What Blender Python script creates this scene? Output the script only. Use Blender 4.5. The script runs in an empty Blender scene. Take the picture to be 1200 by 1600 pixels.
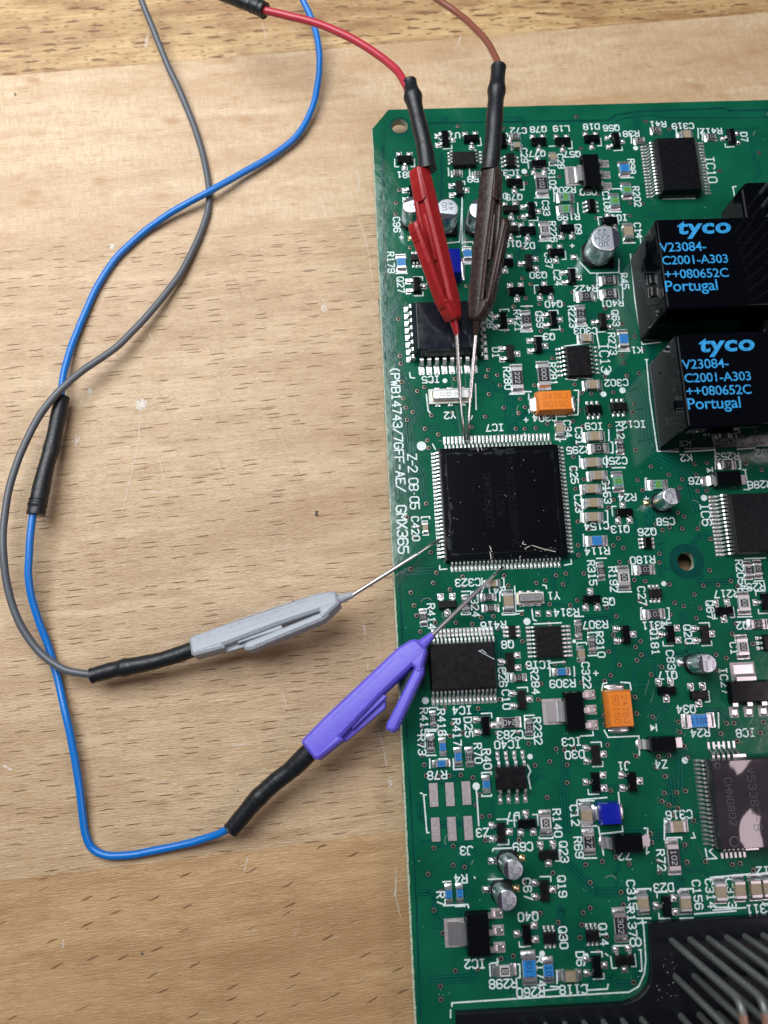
import bpy, bmesh, math, random
from math import sin, cos, pi, radians, hypot, atan2
from mathutils import Vector, Matrix, noise
random.seed(7)
C = bpy.context.scene.collection
SC = bpy.context.scene
SC.unit_settings.scale_length = 0.001            # one unit is one millimetre

# ------------------------------------------------------------------ camera
F, CX, CY, CAMZ = 1202.0, 600.0, 800.0, 123.5
TA, TB, TC = radians(11.98), radians(-1.106), radians(-2.358)
CAM_R = Matrix.Rotation(TC, 3, 'Z') @ Matrix.Rotation(TA, 3, 'X') @ Matrix.Rotation(TB, 3, 'Y')
cam_d = bpy.data.cameras.new('camera')
cam = bpy.data.objects.new('camera', cam_d); C.objects.link(cam)
cam.matrix_world = Matrix.Translation((0, 0, CAMZ)) @ CAM_R.to_4x4()
cam_d.sensor_fit = 'VERTICAL'; cam_d.sensor_height = 36.0; cam_d.lens = 36.0*F/1600.0
cam_d.clip_start = 1.0; cam_d.clip_end = 3000.0
cam_d.dof.use_dof = True; cam_d.dof.focus_distance = 126.0; cam_d.dof.aperture_fstop = 0.02
SC.camera = cam
# ------------------------------------------------------------------ room light
w = bpy.data.worlds.new("World"); SC.world = w; w.use_nodes = True
bg = w.node_tree.nodes['Background']; bg.inputs[0].default_value = (0.62, 0.72, 0.85, 1); bg.inputs[1].default_value = 0.055
def area(name, loc, target, sx, sy, power, col):
    d = bpy.data.lights.new(name, 'AREA'); d.shape = 'RECTANGLE'; d.size = sx; d.size_y = sy; d.energy = power; d.color = col
    o = bpy.data.objects.new(name, d); C.objects.link(o); o.location = loc
    o.rotation_euler = (Vector(target)-Vector(loc)).to_track_quat('-Z', 'Y').to_euler()
    return o
# skylight window up and to the left of the bench, and a weak warm ceiling lamp on the right
area('window_light', (-137, 165, 262), (-137, 165, 0), 304, 225, 1.85e6, (0.96, 0.98, 1.0))
area('ceiling_lamp', (475, -95, 560), (50, -10, 0), 150, 210, 1.0e6, (1.0, 0.80, 0.86))
SC.view_settings.view_transform = 'Standard'; SC.view_settings.look = 'None'
SC.view_settings.exposure = 0.0; SC.view_settings.gamma = 1.0
TABLE = -4.6        # table top below the board's upper face (z = 0)

def at(px, py, z=0.0):
    """world point at height z under a pixel of the photograph"""
    d = CAM_R @ Vector((px-CX, -(py-CY), -F))
    t = (z-CAMZ)/d.z
    return Vector((d.x*t, d.y*t, z))
def sz(px, py, wpx, hpx, z=0.0):
    a = (at(px+wpx/2, py, z)-at(px-wpx/2, py, z)).length
    b = (at(px, py+hpx/2, z)-at(px, py-hpx/2, z)).length
    return a, b

# ------------------------------------------------------------------ materials
def P(name, col, rough=0.5, metal=0.0, spec=0.5, coat=0.0, coat_rough=0.05, trans=0.0, ior=1.5, bump=None, bscale=5.0, bdet=4, vary=0.0, vscale=1.0, rvary=0.0):
    m = bpy.data.materials.new(name); m.use_nodes = True
    nt = m.node_tree; b = nt.nodes['Principled BSDF']
    b.inputs['Base Color'].default_value = (*col, 1); b.inputs['Roughness'].default_value = rough
    b.inputs['Metallic'].default_value = metal; b.inputs['Specular IOR Level'].default_value = spec
    b.inputs['Coat Weight'].default_value = coat; b.inputs['Coat Roughness'].default_value = coat_rough
    b.inputs['Transmission Weight'].default_value = trans; b.inputs['IOR'].default_value = ior
    tc = nt.nodes.new('ShaderNodeNewGeometry')
    if vary or rvary:
        n = nt.nodes.new('ShaderNodeTexNoise'); n.inputs['Scale'].default_value = vscale; n.inputs['Detail'].default_value = 5
        nt.links.new(tc.outputs['Position'], n.inputs['Vector'])
        if vary:
            mx = nt.nodes.new('ShaderNodeMix'); mx.data_type = 'RGBA'
            mx.inputs['A'].default_value = (*[c*(1-vary) for c in col], 1); mx.inputs['B'].default_value = (*[min(1, c*(1+vary)+vary*0.01) for c in col], 1)
            mr = nt.nodes.new('ShaderNodeMapRange'); mr.inputs[1].default_value = 0.35; mr.inputs[2].default_value = 0.65
            nt.links.new(n.outputs['Fac'], mr.inputs[0]); nt.links.new(mr.outputs[0], mx.inputs['Factor'])
            nt.links.new(mx.outputs['Result'], b.inputs['Base Color'])
        if rvary:
            mr = nt.nodes.new('ShaderNodeMapRange'); mr.inputs[1].default_value = 0.3; mr.inputs[2].default_value = 0.7
            mr.inputs[3].default_value = max(0.02, rough-rvary); mr.inputs[4].default_value = min(1, rough+rvary)
            nt.links.new(n.outputs['Fac'], mr.inputs[0]); nt.links.new(mr.outputs[0], b.inputs['Roughness'])
    if bump:
        n2 = nt.nodes.new('ShaderNodeTexNoise'); n2.inputs['Scale'].default_value = bscale; n2.inputs['Detail'].default_value = bdet
        bp = nt.nodes.new('ShaderNodeBump'); bp.inputs['Strength'].default_value = 1.0; bp.inputs['Distance'].default_value = bump
        nt.links.new(tc.outputs['Position'], n2.inputs['Vector']); nt.links.new(n2.outputs['Fac'], bp.inputs['Height'])
        nt.links.new(bp.outputs[0], b.inputs['Normal'])
        if coat: nt.links.new(bp.outputs[0], b.inputs['Coat Normal'])
    return m
M = {}
M['mask'] = P('solder_mask', (0.0028, 0.090, 0.046), 0.11, spec=0.6, bump=0.028, bscale=0.40, bdet=2, vary=0.16, vscale=0.11)
M['gap'] = P('solder_mask_over_laminate', (0.0018, 0.052, 0.042), 0.12, spec=0.55, bump=0.025, bscale=0.5, bdet=2, vary=0.15, vscale=0.2)
M['trace'] = P('solder_mask_over_trace', (0.003, 0.098, 0.058), 0.15, spec=0.55, bump=0.02, bscale=0.8)
M['edge'] = P('glass_fibre_edge', (0.42, 0.45, 0.33), 0.8, bump=0.15, bscale=6, vary=0.35, vscale=3)
M['silk'] = P('white_ink', (0.62, 0.72, 0.72), 0.5, vary=0.18, vscale=2.5)
M['tin'] = P('solder', (0.90, 0.89, 0.89), 0.33, metal=1, bump=0.03, bscale=1.6, bdet=1, rvary=0.06, vscale=3)
M['lead'] = P('tinned_lead', (0.86, 0.85, 0.85), 0.33, metal=1)
M['pad'] = P('bare_tinned_pad', (0.46, 0.42, 0.41), 0.6, metal=0.85, bump=0.03, bscale=5, vary=0.15, vscale=2.5)
M['gold'] = P('flux_gold_solder', (0.85, 0.68, 0.40), 0.3, metal=1, bump=0.05, bscale=3)
M['ring'] = P('via_ring', (0.34, 0.28, 0.19), 0.4, metal=0.6)
M['hole'] = P('via_hole', (0.006, 0.004, 0.004), 0.7)
M['epoxy'] = P('black_epoxy', (0.004, 0.004, 0.0055), 0.38, spec=0.25, bump=0.01, bscale=9, rvary=0.08, vscale=1.2)
M['epoxyg'] = P('glossy_black_epoxy', (0.003, 0.0035, 0.005), 0.15, spec=0.3, bump=0.010, bscale=0.5, bdet=1)
M['epoxyb'] = P('black_moulding', (0.010, 0.012, 0.018), 0.12, spec=0.6, bump=0.03, bscale=0.5, rvary=0.05, vscale=0.5)
M['lacq'] = P('lacquered_epoxy', (0.020, 0.013, 0.020), 0.5, spec=0.3, coat=1.0, coat_rough=0.06, bump=2.2, bscale=0.095, bdet=1.0)
M['relay'] = P('relay_plastic', (0.002, 0.0025, 0.004), 0.07, spec=0.4, ior=1.16)
M['plastic'] = P('connector_plastic', (0.004, 0.005, 0.008), 0.4, spec=0.3, bump=0.02, bscale=2)
M['relayink'] = P('blue_ink', (0.018, 0.27, 0.58), 0.5, vary=.28, vscale=2.2)
M['mark'] = P('laser_mark', (0.10, 0.10, 0.095), 0.6)
M['markw'] = P('pale_marking', (0.50, 0.50, 0.48), 0.6)
M['alumina'] = P('alumina', (0.50, 0.50, 0.50), 0.5)
M['rblack'] = P('resistor_black', (0.016, 0.016, 0.024), 0.35)
M['rblue'] = P('resistor_blue', (0.02, 0.20, 0.52), 0.35)
M['rgreen'] = P('resistor_green', (0.11, 0.30, 0.05), 0.4)
M['teal'] = P('resistor_teal', (0.12, 0.32, 0.27), 0.4)
M['darkink'] = P('dark_ink', (0.006, 0.012, 0.06), 0.5)
M['greyink'] = P('grey_ink', (0.0055, 0.007, 0.010), 0.2)
M['film'] = P('dried_film', (0.005, 0.007, 0.011), 0.30, spec=0.35)
M['tan'] = P('ceramic_tan', (0.30, 0.245, 0.165), 0.35, vary=0.15, vscale=4)
M['orange'] = P('orange_epoxy', (0.72, 0.20, 0.018), 0.33, spec=0.4, bump=0.008, bscale=4)
M['orangemark'] = P('orange_marking', (0.40, 0.10, 0.01), 0.5)
M['bluebox'] = P('blue_epoxy', (0.006, 0.014, 0.32), 0.16, spec=0.6)
M['alu'] = P('aluminium', (0.66, 0.70, 0.74), 0.30, metal=1, bump=0.01, bscale=8, rvary=0.06, vscale=6)
M['alutop'] = P('aluminium_top', (0.66, 0.70, 0.76), 0.42, metal=0.9, bump=0.02, bscale=7, vary=0.10, vscale=5)
M['capmark'] = P('capacitor_black_mark', (0.03, 0.03, 0.045), 0.35)
M['xtal'] = P('crystal_can', (0.62, 0.62, 0.62), 0.3, metal=0.9, bump=0.02, bscale=3)
M['white'] = P('white_ceramic', (0.62, 0.64, 0.58), 0.5)
M['needle'] = P('steel', (0.64, 0.62, 0.60), 0.26, metal=1)
M['needled'] = P('dull_steel', (0.22, 0.21, 0.22), 0.35, metal=0.8)
M['shrink'] = P('heat_shrink', (0.006, 0.008, 0.011), 0.44, spec=0.5, bump=0.035, bscale=1.2, rvary=0.1, vscale=2)
M['red'] = P('red_plastic', (0.30, 0.012, 0.014), 0.34, spec=0.5, bump=0.02, bscale=2.5, vary=0.07, vscale=1.4, rvary=0.07)
M['brown'] = P('brown_plastic', (0.028, 0.0145, 0.012), 0.27, spec=0.5, bump=0.02, bscale=2.5, vary=0.07, vscale=1.4, rvary=0.07)
M['grey'] = P('grey_plastic', (0.33, 0.36, 0.40), 0.42, spec=0.4, bump=0.02, bscale=2.5, vary=0.07, vscale=1.4, rvary=0.07)
M['purple'] = P('purple_plastic', (0.125, 0.10, 0.62), 0.40, spec=0.4, bump=0.02, bscale=2.0, vary=0.07, vscale=1.4, rvary=0.07)
M['wred'] = P('red_wire', (0.40, 0.028, 0.048), 0.32, spec=0.5)
M['wbrown'] = P('brown_wire', (0.21, 0.070, 0.045), 0.35)
M['wgrey'] = P('grey_wire', (0.085, 0.095, 0.11), 0.38)
M['wblue'] = P('blue_wire', (0.004, 0.15, 0.52), 0.30, bump=0.02, bscale=1.5)
M['pin'] = P('dark_pin', (0.20, 0.215, 0.205), 0.45, metal=0.6)
M['copper'] = P('copper_pin', (0.62, 0.36, 0.27), 0.38, metal=0.7)
M['scratch'] = P('pale_scuff', (0.62, 0.57, 0.50), 0.7)
M['speck'] = P('dark_speck', (0.06, 0.05, 0.04), 0.8)

def wood(name, base, dark, light, flen, fwid, cl, cw, fdark, ang, fibre=(0.10, 3.2), dens=0.6, big=0.0, seed=0.0, tilt=0.0, lx=0.93, swirl=0.25, small=0.6):
    """beech: streaky fibres along the plank with short dark rays. Sizes in millimetres."""
    m = bpy.data.materials.new(name); m.use_nodes = True; nt = m.node_tree; N = nt.nodes.new; L = nt.links.new
    b = nt.nodes['Principled BSDF']
    geo = N('ShaderNodeNewGeometry'); mp = N('ShaderNodeMapping'); mp.vector_type = 'TEXTURE'
    mp.inputs['Rotation'].default_value = (0, 0, ang); L(geo.outputs['Position'], mp.inputs['Vector'])
    sh = N('ShaderNodeVectorMath'); sh.operation = 'ADD'; sh.inputs[1].default_value = (seed*37.1, seed*91.7, 0); L(mp.outputs[0], sh.inputs[0])
    wn = N('ShaderNodeTexNoise'); wn.inputs['Scale'].default_value = 0.02; wn.inputs['Detail'].default_value = 2; L(sh.outputs[0], wn.inputs['Vector'])
    ws = N('ShaderNodeVectorMath'); ws.operation = 'MULTIPLY_ADD'; ws.inputs[1].default_value = (0, 1.6, 0); L(wn.outputs['Color'], ws.inputs[0]); L(sh.outputs[0], ws.inputs[2])
    co = ws.outputs[0]
    def noise_(scale, sx, sy, det=5, rough=0.6):
        s = N('ShaderNodeVectorMath'); s.operation = 'MULTIPLY'; s.inputs[1].default_value = (sx, sy, 1); L(co, s.inputs[0])
        n = N('ShaderNodeTexNoise'); n.inputs['Scale'].default_value = scale; n.inputs['Detail'].default_value = det; n.inputs['Roughness'].default_value = rough
        L(s.outputs[0], n.inputs['Vector']); return n.outputs['Fac']
    def mrange(v, a, b2, c=0.0, d=1.0):
        r = N('ShaderNodeMapRange'); r.inputs[1].default_value = a; r.inputs[2].default_value = b2; r.inputs[3].default_value = c; r.inputs[4].default_value = d
        L(v, r.inputs[0]); return r.outputs[0]
    def mix(f, a, b2):
        x = N('ShaderNodeMix'); x.data_type = 'RGBA'
        for s, v in (('A', a), ('B', b2)):
            if isinstance(v, tuple): x.inputs[s].default_value = (*v, 1)
            else: L(v, x.inputs[s])
        if isinstance(f, float): x.inputs['Factor'].default_value = f
        else: L(f, x.inputs['Factor'])
        return x.outputs['Result']
    def mul(a, b2):
        x = N('ShaderNodeMath'); x.operation = 'MULTIPLY'; L(a, x.inputs[0])
        if isinstance(b2, float): x.inputs[1].default_value = b2
        else: L(b2, x.inputs[1])
        return x.outputs[0]
    c = mix(mrange(noise_(1, fibre[0], fibre[1]), 0.38, 0.64), light, base)
    c = mix(mrange(noise_(0.5, 0.035, 0.22, 4), 0.42, 0.72, 0, 0.75), c, dark)
    c = mix(mrange(noise_(1, 0.06, 6.0, 3), 0.45, 0.75, 0, 0.35), c, dark)
    c = mix(mrange(noise_(1, 1.6, 5.5, 6, 0.8), 0.44, 0.72, 0, 0.42), c, dark)
    c = mix(mrange(noise_(1, 6.0, 1.4, 4, 0.7), 0.50, 0.75, 0, 0.30), c, light)
    c = mix(mrange(noise_(1, 0.05, 0.30, 3, 0.6), 0.50, 0.70, 0, swirl), c, dark)
    c = mix(mrange(noise_(1, 0.25, 0.8, 5, 0.7), 0.58, 0.75, 0, 0.45), c, light)
    c = mix(mrange(noise_(1, 0.16, 0.45, 6, 0.75), 0.48, 0.64, 0, 0.55), c, dark)
    c = mix(mrange(noise_(1, 3.5, 9.0, 3, 0.7), 0.55, 0.72, 0, 0.35), c, fdark)
    def rays(clen, cwid, ln, wd, dn, tl, sd, soft=0.55, strength=1.0):
        s = N('ShaderNodeVectorMath'); s.operation = 'MULTIPLY_ADD'; s.inputs[1].default_value = (1/clen, 1/cwid, 0); s.inputs[2].default_value = (sd, sd*1.7, 0); L(co, s.inputs[0])
        v = N('ShaderNodeTexVoronoi'); v.voronoi_dimensions = '2D'; v.inputs['Scale'].default_value = 1; v.inputs['Randomness'].default_value = 1; L(s.outputs[0], v.inputs['Vector'])
        d = N('ShaderNodeVectorMath'); d.operation = 'SUBTRACT'; L(s.outputs[0], d.inputs[0]); L(v.outputs['Position'], d.inputs[1])
        d2 = N('ShaderNodeVectorMath'); d2.operation = 'MULTIPLY'; d2.inputs[1].default_value = (clen, cwid, 0); L(d.outputs[0], d2.inputs[0])
        rt = N('ShaderNodeVectorRotate'); rt.rotation_type = 'Z_AXIS'; rt.inputs['Angle'].default_value = tl; L(d2.outputs[0], rt.inputs['Vector'])
        nz = N('ShaderNodeTexNoise'); nz.inputs['Scale'].default_value = 0.8; L(co, nz.inputs['Vector'])
        wob = N('ShaderNodeVectorMath'); wob.operation = 'MULTIPLY_ADD'; wob.inputs[1].default_value = (0, min(wd*1.9, .5), 0); L(nz.outputs['Color'], wob.inputs[0]); L(rt.outputs[0], wob.inputs[2])
        off = N('ShaderNodeVectorMath'); off.operation = 'SUBTRACT'; off.inputs[1].default_value = (0, min(wd*.95, .25), 0); L(wob.outputs[0], off.inputs[0])
        d3 = N('ShaderNodeVectorMath'); d3.operation = 'MULTIPLY'; d3.inputs[1].default_value = (2/ln, 2/wd, 0); L(off.outputs[0], d3.inputs[0])
        le = N('ShaderNodeVectorMath'); le.operation = 'LENGTH'; L(d3.outputs[0], le.inputs[0])
        sep = N('ShaderNodeSeparateColor'); L(v.outputs['Color'], sep.inputs[0])
        m1 = mrange(le.outputs['Value'], 1.0, soft, 0, 1)
        m2 = mrange(sep.outputs[0], 1-dn, 1.0, 0.0, 1.0)
        m3 = mrange(m2, 0.0, 0.5, 0.0, strength)
        return mul(m1, m3)
    r1 = rays(cl, cw, flen, fwid, dens, tilt, 3.3+seed)
    r2 = rays(cl*0.42, cw*0.55, flen*0.36, fwid*0.62, dens, tilt, 9.1+seed, strength=small)
    r4 = rays(cl*2.6, cw*3.4, flen*1.7, fwid*1.5, 0.45, tilt*.7, 17.3+seed, strength=.75)
    c = mix(r1, c, fdark); c = mix(r2, c, fdark); c = mix(r4, c, fdark)
    if big:
        r3 = rays(13, 9, 4.5, 2.4, 0.45, 0.15, 5.2+seed, 0.3, big); c = mix(r3, c, dark)
    # worn-in grime and pale rubbed spots
    c = mix(mrange(noise_(1, 0.9, 0.9, 6, 0.7), 0.66, 0.78, 0, 0.25), c, (0.55, 0.50, 0.42))
    hs = N('ShaderNodeHueSaturation'); L(c, hs.inputs['Color']); hs.inputs['Value'].default_value = lx; hs.inputs['Saturation'].default_value = 1.0; hs.inputs['Hue'].default_value = 0.501
    L(hs.outputs[0], b.inputs['Base Color'])
    L(mrange(noise_(1, 0.3, 2.0), 0.3, 0.7, 0.26, 0.46), b.inputs['Roughness']); b.inputs['Specular IOR Level'].default_value = 0.5
    bp = N('ShaderNodeBump'); bp.inputs['Strength'].default_value = 0.6; bp.inputs['Distance'].default_value = 0.20
    hh = N('ShaderNodeMath'); hh.operation = 'SUBTRACT'; L(noise_(1, 0.6, 5.0, 3), hh.inputs[0]); L(r1, hh.inputs[1]); L(hh.outputs[0], bp.inputs['Height'])
    L(bp.outputs[0], b.inputs['Normal'])
    return m

# ------------------------------------------------------------------ mesh builder
class MB:
    def __init__(s): s.v = []; s.f = []; s.m = []; s.s = []; s.mats = []
    def mi(s, m):
        if m not in s.mats: s.mats.append(m)
        return s.mats.index(m)
    def add(s, vs, fs, m, smooth=False, T=None):
        k = len(s.v); s.v += [tuple(T @ Vector(p)) if T else tuple(p) for p in vs]
        i = s.mi(m)
        for f in fs: s.f.append([k+q for q in f]); s.m.append(i); s.s.append(smooth)
    def box(s, c, d, m, top=1.0, topy=None, T=None, ch=0.0):
        """box centred on c; ch chamfers the four upper edges"""
        x, y, z = c; a, b2, h = d[0]/2, d[1]/2, d[2]/2; ty = top if topy is None else topy
        def ring(a, b, z): return [(x-a, y-b, z), (x+a, y-b, z), (x+a, y+b, z), (x-a, y+b, z)]
        vs = ring(a, b2, z-h)
        if ch:
            vs += ring(a*top, b2*ty, z+h-ch) + ring(a*top-ch, b2*ty-ch, z+h)
            fs = [[3, 2, 1, 0]]+[[i, (i+1) % 4, 4+(i+1) % 4, 4+i] for i in range(4)]+[[4+i, 4+(i+1) % 4, 8+(i+1) % 4, 8+i] for i in range(4)]+[[8, 9, 10, 11]]
        else:
            vs += ring(a*top, b2*ty, z+h)
            fs = [[3, 2, 1, 0]]+[[i, (i+1) % 4, 4+(i+1) % 4, 4+i] for i in range(4)]+[[4, 5, 6, 7]]
        s.add(vs, fs, m, False, T)
    def prism(s, poly, z0, z1, m, ch=0.0, T=None, chb=0.0, smooth=False):
        n = len(poly); poly = [Vector((p[0], p[1])) for p in poly]
        def inset(d):
            out = []
            for i in range(n):
                p, q, r = poly[i-1], poly[i], poly[(i+1) % n]
                e1 = (q-p).normalized(); e2 = (r-q).normalized(); n1 = Vector((-e1.y, e1.x)); n2 = Vector((-e2.y, e2.x))
                b = n1+n2; b = b/max(0.3, b.dot(n1)); out.append(q+b*d)
            return out
        rings = []
        if chb: rings.append((inset(chb), z0)); rings.append((poly, z0+chb))
        else: rings.append((poly, z0))
        if ch: rings.append((poly, z1-ch)); rings.append((inset(ch), z1))
        else: rings.append((poly, z1))
        vs = [(p.x, p.y, z) for r, z in rings for p in r]; fs = [list(range(n))[::-1]]
        for k in range(len(rings)-1): fs += [[k*n+i, k*n+(i+1) % n, (k+1)*n+(i+1) % n, (k+1)*n+i] for i in range(n)]
        fs.append([(len(rings)-1)*n+i for i in range(n)])
        s.add(vs, fs, m, smooth, T)
    def lathe(s, prof, m, n=24, T=None, c=(0, 0), smooth=True, cap=True):
        vs = []; fs = []
        for r, z in prof: vs += [(c[0]+r*cos(2*pi*i/n), c[1]+r*sin(2*pi*i/n), z) for i in range(n)]
        for k in range(len(prof)-1): fs += [[k*n+i, k*n+(i+1) % n, (k+1)*n+(i+1) % n, (k+1)*n+i] for i in range(n)]
        s.add(vs, fs, m, smooth, T)
        if cap: s.add(vs[-n:], [list(range(n))], m, False, T)
    def tube(s, pts, rad, m, n=10, cap=True, flat=1.0):
        pts = [Vector(p) for p in pts]; K = len(pts)
        if not hasattr(rad, '__len__'): rad = [rad]*K
        t0 = (pts[1]-pts[0]).normalized(); up = Vector((0, 0, 1)) if abs(t0.z) < 0.9 else Vector((1, 0, 0))
        u = t0.cross(up).normalized(); vs = []; fs = []
        for k in range(K):
            t = (pts[min(k+1, K-1)]-pts[max(k-1, 0)]).normalized()
            u = (u-t*u.dot(t)).normalized(); w2 = t.cross(u)
            vs += [pts[k]+u*(rad[k]*cos(2*pi*i/n))+w2*(rad[k]*flat*sin(2*pi*i/n)) for i in range(n)]
        for k in range(K-1): fs += [[k*n+i, k*n+(i+1) % n, (k+1)*n+(i+1) % n, (k+1)*n+i] for i in range(n)]
        s.add(vs, fs, m, True)
        if cap: s.add(vs[:n], [list(range(n))[::-1]], m); s.add(vs[-n:], [list(range(n))], m)
    def path(s, prof, wd, th, m, y0=0.0, T=None):
        """flat strip bent along prof (x,z), wd wide in y, th thick"""
        K = len(prof); vs = []
        for k in range(K):
            a = Vector(prof[max(k-1, 0)]); b = Vector(prof[min(k+1, K-1)]); t = (b-a).normalized(); nn = Vector((-t.y, t.x))*(th/2)
            p = Vector(prof[k])
            for q, y in ((p+nn, -1), (p+nn, 1), (p-nn, 1), (p-nn, -1)): vs.append((q.x, y0+y*wd/2, q.y))
        fs = [[0, 1, 2, 3], [4*(K-1)+i for i in (3, 2, 1, 0)]]
        for k in range(K-1): fs += [[4*k+i, 4*(k+1)+i, 4*(k+1)+(i+1) % 4, 4*k+(i+1) % 4] for i in range(4)]
        s.add(vs, [f[::-1] for f in fs], m, False, T)
    def blob(s, c, r, m, n=10, k=4, T=None):
        """upper half of an ellipsoid"""
        prof = [(cos(pi/2*i/k), sin(pi/2*i/k)) for i in range(k)]
        vs = []
        for a, b in prof: vs += [(c[0]+r[0]*a*cos(2*pi*i/n), c[1]+r[1]*a*sin(2*pi*i/n), c[2]+r[2]*b) for i in range(n)]
        vs.append((c[0], c[1], c[2]+r[2])); fs = []
        for j in range(k-1): fs += [[j*n+i, j*n+(i+1) % n, (j+1)*n+(i+1) % n, (j+1)*n+i] for i in range(n)]
        fs += [[(k-1)*n+i, (k-1)*n+(i+1) % n, k*n] for i in range(n)]
        s.add(vs, fs, m, True, T)
    def stroke(s, pts, wd, z, m, thick=0.0, n=5):
        """round-ended ink line; every segment sits a hair higher or lower so that crossings never share a plane"""
        for (x0, y0), (x1, y1) in zip(pts[:-1], pts[1:]):
            L = hypot(x1-x0, y1-y0)
            ux, uy = ((x1-x0)/L, (y1-y0)/L) if L > 1e-6 else (1, 0); vs = []; r = wd/2; zz = z+random.random()*0.012
            a0 = atan2(uy, ux)
            for i in range(n): a = a0-pi/2+pi*i/(n-1); vs.append((x1+r*cos(a), y1+r*sin(a), zz))
            for i in range(n): a = a0+pi/2+pi*i/(n-1); vs.append((x0+r*cos(a), y0+r*sin(a), zz))
            s.add(vs, [list(range(2*n))], m)
    def disc(s, c, r, z, m, n=16):
        s.add([(c[0]+r*cos(2*pi*i/n), c[1]+r*sin(2*pi*i/n), z) for i in range(n)], [list(range(n))], m)
    def mesh(s, name, bevel=0.0, seg=1):
        me = bpy.data.meshes.new(name); me.from_pydata(s.v, [], s.f)
        for mm in s.mats: me.materials.append(M[mm] if isinstance(mm, str) else mm)
        me.polygons.foreach_set('material_index', s.m); me.polygons.foreach_set('use_smooth', s.s)
        if bevel:
            bm = bmesh.new(); bm.from_mesh(me)
            bmesh.ops.bevel(bm, geom=[e for e in bm.edges if len(e.link_faces) == 2 and e.calc_face_angle(0) > 0.5], offset=bevel, segments=seg, profile=0.6, affect='EDGES', clamp_overlap=True)
            if seg > 1:
                for f in bm.faces: f.smooth = True
            bm.to_mesh(me); bm.free()
        me.update(); return me
def obj(name, me, parent=None, loc=(0, 0, 0), rz=0.0, label=None, kind=None):
    o = bpy.data.objects.new(name, me); C.objects.link(o)
    o.parent = parent; o.location = loc; o.rotation_euler = (0, 0, rz)
    if label: o['label'] = label
    if kind: o['kind'] = kind
    return o
def thing(name, label, cat, loc=(0, 0, 0), group=None):
    o = bpy.data.objects.new(name, None); C.objects.link(o); o.location = loc; o.empty_display_size = 3
    o['label'] = label; o['category'] = cat
    if group: o['group'] = group
    return o
_cache = {}
def cached(key, fn):
    if key not in _cache: _cache[key] = fn()
    return _cache[key]

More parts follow.
